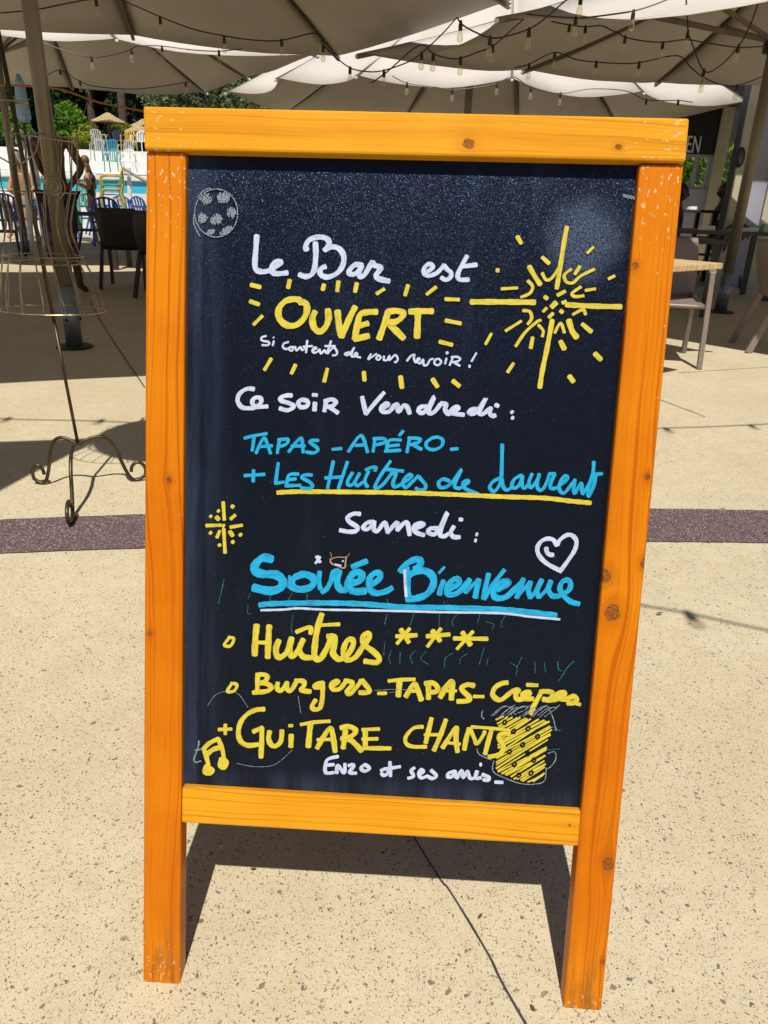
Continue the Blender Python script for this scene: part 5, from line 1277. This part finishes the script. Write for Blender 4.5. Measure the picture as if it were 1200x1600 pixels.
def person(label, base, J, s, skin, head, clothes, hair):
    t = thing('person', label, 'person', base)
    J = {k: Vector(base)+Vector(v)*s for k, v in J.items()}
    rd = body_radii(s)
    bd = skinned('body', J, BODY_E, rd, skin, t, (J['skull']+Vector(head[0])*s, head[1], .095*s))
    bm = bmesh.new(); bm.from_mesh(bd.data)
    fm = MB()
    for sd_ in 'LR': fingers(fm, J['ha'+sd_], J['ha'+sd_]-J['wr'+sd_], s)
    vs = [bm.verts.new(p_-Vector(base)) for p_ in fm.v]
    for f in fm.f: bm.faces.new([vs[i] for i in f])
    bm.to_mesh(bd.data); bm.free()
    for p_ in bd.data.polygons: p_.use_smooth = True
    for (nm, keys, edges, k, mat) in clothes:
        jj = {q: J[q] for q in keys}
        cut = {}
        for a, b_, f in edges:
            pass
        pts = dict(jj); es = []
        for a, b_, f in edges:
            if f < 1:
                key = a+b_; pts[key] = J[a].lerp(J[b_], f); es.append((a, key))
                ra, rb = rd[a], rd[b_]; av = lambda q: q if isinstance(q, tuple) else (q, q)
                rd[key] = tuple(x+(y-x)*f for x, y in zip(av(ra), av(rb)))
            else: es.append((a, b_))
        rr = {q: (tuple(x*k for x in rd[q]) if isinstance(rd[q], tuple) else rd[q]*k) for q in pts}
        skinned(nm, pts, es, rr, mat, t)
    hc = J['skull']+Vector(head[0])*s; look = Vector(head[1]).normalized()
    hm = MB().ball(hc-look*.022*s+Vector((0,0,.030*s)), .088*s, .098*s, .105*s, 14, 10)
    if hair[1]:                                      # long strands down the back
        rn2 = random.Random(5)
        for k in range(26):
            a = rn2.uniform(-1.3, 1.3); sd2 = look.cross(Vector((0,0,1)))
            st = hc-look*.06*s*math.cos(a)+sd2*.075*s*math.sin(a)+Vector((0,0,.03*s))
            hm.tube([st, st-look*.035*s+Vector((0,0,-.13*s)), st-look*(.05+rn2.uniform(-.02, .04))*s+sd2*rn2.uniform(-.03, .03)*s+Vector((0,0,-hair[1]*rn2.uniform(.75, 1)*s))], [.017*s, .019*s, .006*s], 5)
    hm.build('hair', M[hair[0]], t, world=True, smooth=True)
    return t
# child standing by the pool chairs, in profile to the left, hands together
gb = gp(152, 383); gy = gb.y
sc = (at(133, 246, gy).z)/1.74
JC = dict(pelvis=(0,0,.95), waist=(-.01,0,1.10), chest=(.0,0,1.33), neck=(-.03,0,1.50), skull=(-.05,0,1.58), shL=(.0,-.15,1.42), elL=(.04,-.20,1.13), wrL=(-.17,-.13,1.20), haL=(-.25,-.07,1.25),
          shR=(.0,.15,1.42), elR=(.03,.20,1.14), wrR=(-.17,.12,1.21), haR=(-.25,.06,1.26), hipL=(0,-.09,.90), knL=(-.03,-.09,.50), anL=(.05,-.09,.09), toL=(-.10,-.09,.03), hipR=(0,.09,.90), knR=(.03,.09,.50), anR=(.12,.09,.09), toR=(-.02,.09,.03))
person('child with long fair wet hair standing in dark swimwear by the blue chairs', gb, JC, sc, 'skin', ((-.03,0,.07), (-1,-.15,-.18)),
       [('swimsuit', ('pelvis','waist','chest','hipL','hipR'), [('pelvis','waist',1), ('waist','chest',.9), ('pelvis','hipL',1), ('pelvis','hipR',1)], 1.07, 'swim')], ('hair', .36))
# man in the shade with hand on hip, seen from behind, beside the thick pole
mbp = at(108, 440, 8.0); mbp.z = 0
JM = dict(pelvis=(0,0,.95), waist=(0,0,1.09), chest=(0,-.02,1.34), neck=(0,.0,1.50), skull=(-.01,.02,1.56), shL=(-.16,-.02,1.43), elL=(-.17,.10,1.17), wrL=(-.12,.24,1.04), haL=(-.10,.30,1.02),
          shR=(.16,-.02,1.43), elR=(.26,.02,1.19), wrR=(.15,-.04,1.03), haR=(.11,-.08,.99), hipL=(-.09,0,.90), knL=(-.09,-.02,.50), anL=(-.09,.03,.09), toL=(-.10,.15,.03), hipR=(.09,0,.90), knR=(.09,-.02,.50), anR=(.10,.03,.09), toR=(.12,.15,.03))
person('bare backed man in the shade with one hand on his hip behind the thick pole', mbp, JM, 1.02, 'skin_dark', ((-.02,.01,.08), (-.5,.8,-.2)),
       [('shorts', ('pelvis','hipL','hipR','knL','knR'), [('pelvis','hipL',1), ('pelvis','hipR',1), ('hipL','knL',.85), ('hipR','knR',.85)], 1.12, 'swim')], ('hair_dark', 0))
# person sitting in sun between the poles
sb = gp(52, 372)
JS = dict(pelvis=(0,0,.52), waist=(.0,.03,.66), chest=(-.02,.02,.90), neck=(-.05,-.02,1.07), skull=(-.06,-.03,1.14), shL=(-.16,-.02,.99), elL=(-.22,-.14,.76), wrL=(-.10,-.32,.70), haL=(-.04,-.38,.70),
          shR=(.14,-.02,.99), elR=(.20,-.14,.76), wrR=(.12,-.32,.70), haR=(.08,-.40,.70), hipL=(-.09,-.04,.50), knL=(-.13,-.44,.52), anL=(-.13,-.46,.09), toL=(-.13,-.60,.03), hipR=(.09,-.04,.50), knR=(.13,-.44,.52), anR=(.14,-.48,.09), toR=(.15,-.62,.03))
person('tanned person in olive shorts sitting between the two left poles', sb, JS, 1.25, 'skin', ((-.01,-.02,.08), (.5,-.8,-.1)),
       [('shorts', ('pelvis','hipL','hipR','knL','knR'), [('pelvis','hipL',1), ('pelvis','hipR',1), ('hipL','knL',.6), ('hipR','knR',.6)], 1.12, 'shorts')], ('hair_dark', 0))
# diners at the high table on the right
hz = at(1126, 300, 11.5)
def diner(px, py, Y, sx, skin, shirt, lab):
    h = at(px, py, Y); b = Vector((h.x+.02*sx, Y, h.z-1.26))
    J = {k: (v[1]*sx*-1, v[0], v[2]) for k, v in JS.items()}
    J = {k: (-v[1]*sx, v[0]*.9, v[2]) for k, v in JS.items()}
    person(lab, b, J, 1.02, skin, ((-.03*sx*-1*-1,0,.08), (-sx,-.1,-.15)),
           [('shirt', ('waist','chest','shL','shR','elL','elR'), [('chest','waist',1), ('chest','shL',1), ('chest','shR',1), ('shL','elL',.8), ('shR','elR',.8)], 1.16, shirt)], ('hair_dark', 0))
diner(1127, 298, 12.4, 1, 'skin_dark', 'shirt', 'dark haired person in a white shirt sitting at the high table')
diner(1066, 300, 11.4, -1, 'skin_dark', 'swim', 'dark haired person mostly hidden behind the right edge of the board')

# ------------------------------------------------------------------ fallen leaves
def leaf(px, py, L, rz, lab):
    g = gp(px, py); m = MB(); c, s = math.cos(rz), math.sin(rz)
    pr = [(-.5, 0), (-.25, .17), (.1, .2), (.5, .02), (.15, -.19), (-.25, -.14)]
    top = [(g.x+(a*c-b*s)*L, g.y+(a*s+b*c)*L, .006+L*(.10+.22*abs(b)+.12*a*a)) for a, b in pr]
    m.add(top+[(g.x, g.y, .007)], [(6,0,1), (6,1,2), (6,2,3), (6,3,4), (6,4,5), (6,5,0)])
    o = m.build('dry_leaf', M['dryleaf']); s_ = o.modifiers.new('s', 'SOLIDIFY'); s_.thickness = .0008
    tag(o, lab, 'leaf', 'dry leaves on the paving')
leaf(1030, 962, .022, .2, 'curled brown leaf right of the board beside the cable shadow')
leaf(1129, 798, .020, -.3, 'brown leaf on the upper edge of the purple band')
leaf(1196, 835, .022, .6, 'reddish leaf on the purple band at the right edge')
leaf(1101, 830, .012, .1, 'tiny red leaf in the middle of the purple band')
leaf(396, 1362, .010, .1, 'tiny red leaf just below the shadow of the board')
leaf(750, 1436, .012, 1.0, 'tiny brown leaf near the dark joint inside the sign legs')
leaf(832, 1580, .012, 2.0, 'reddish scrap beside the right leg foot')
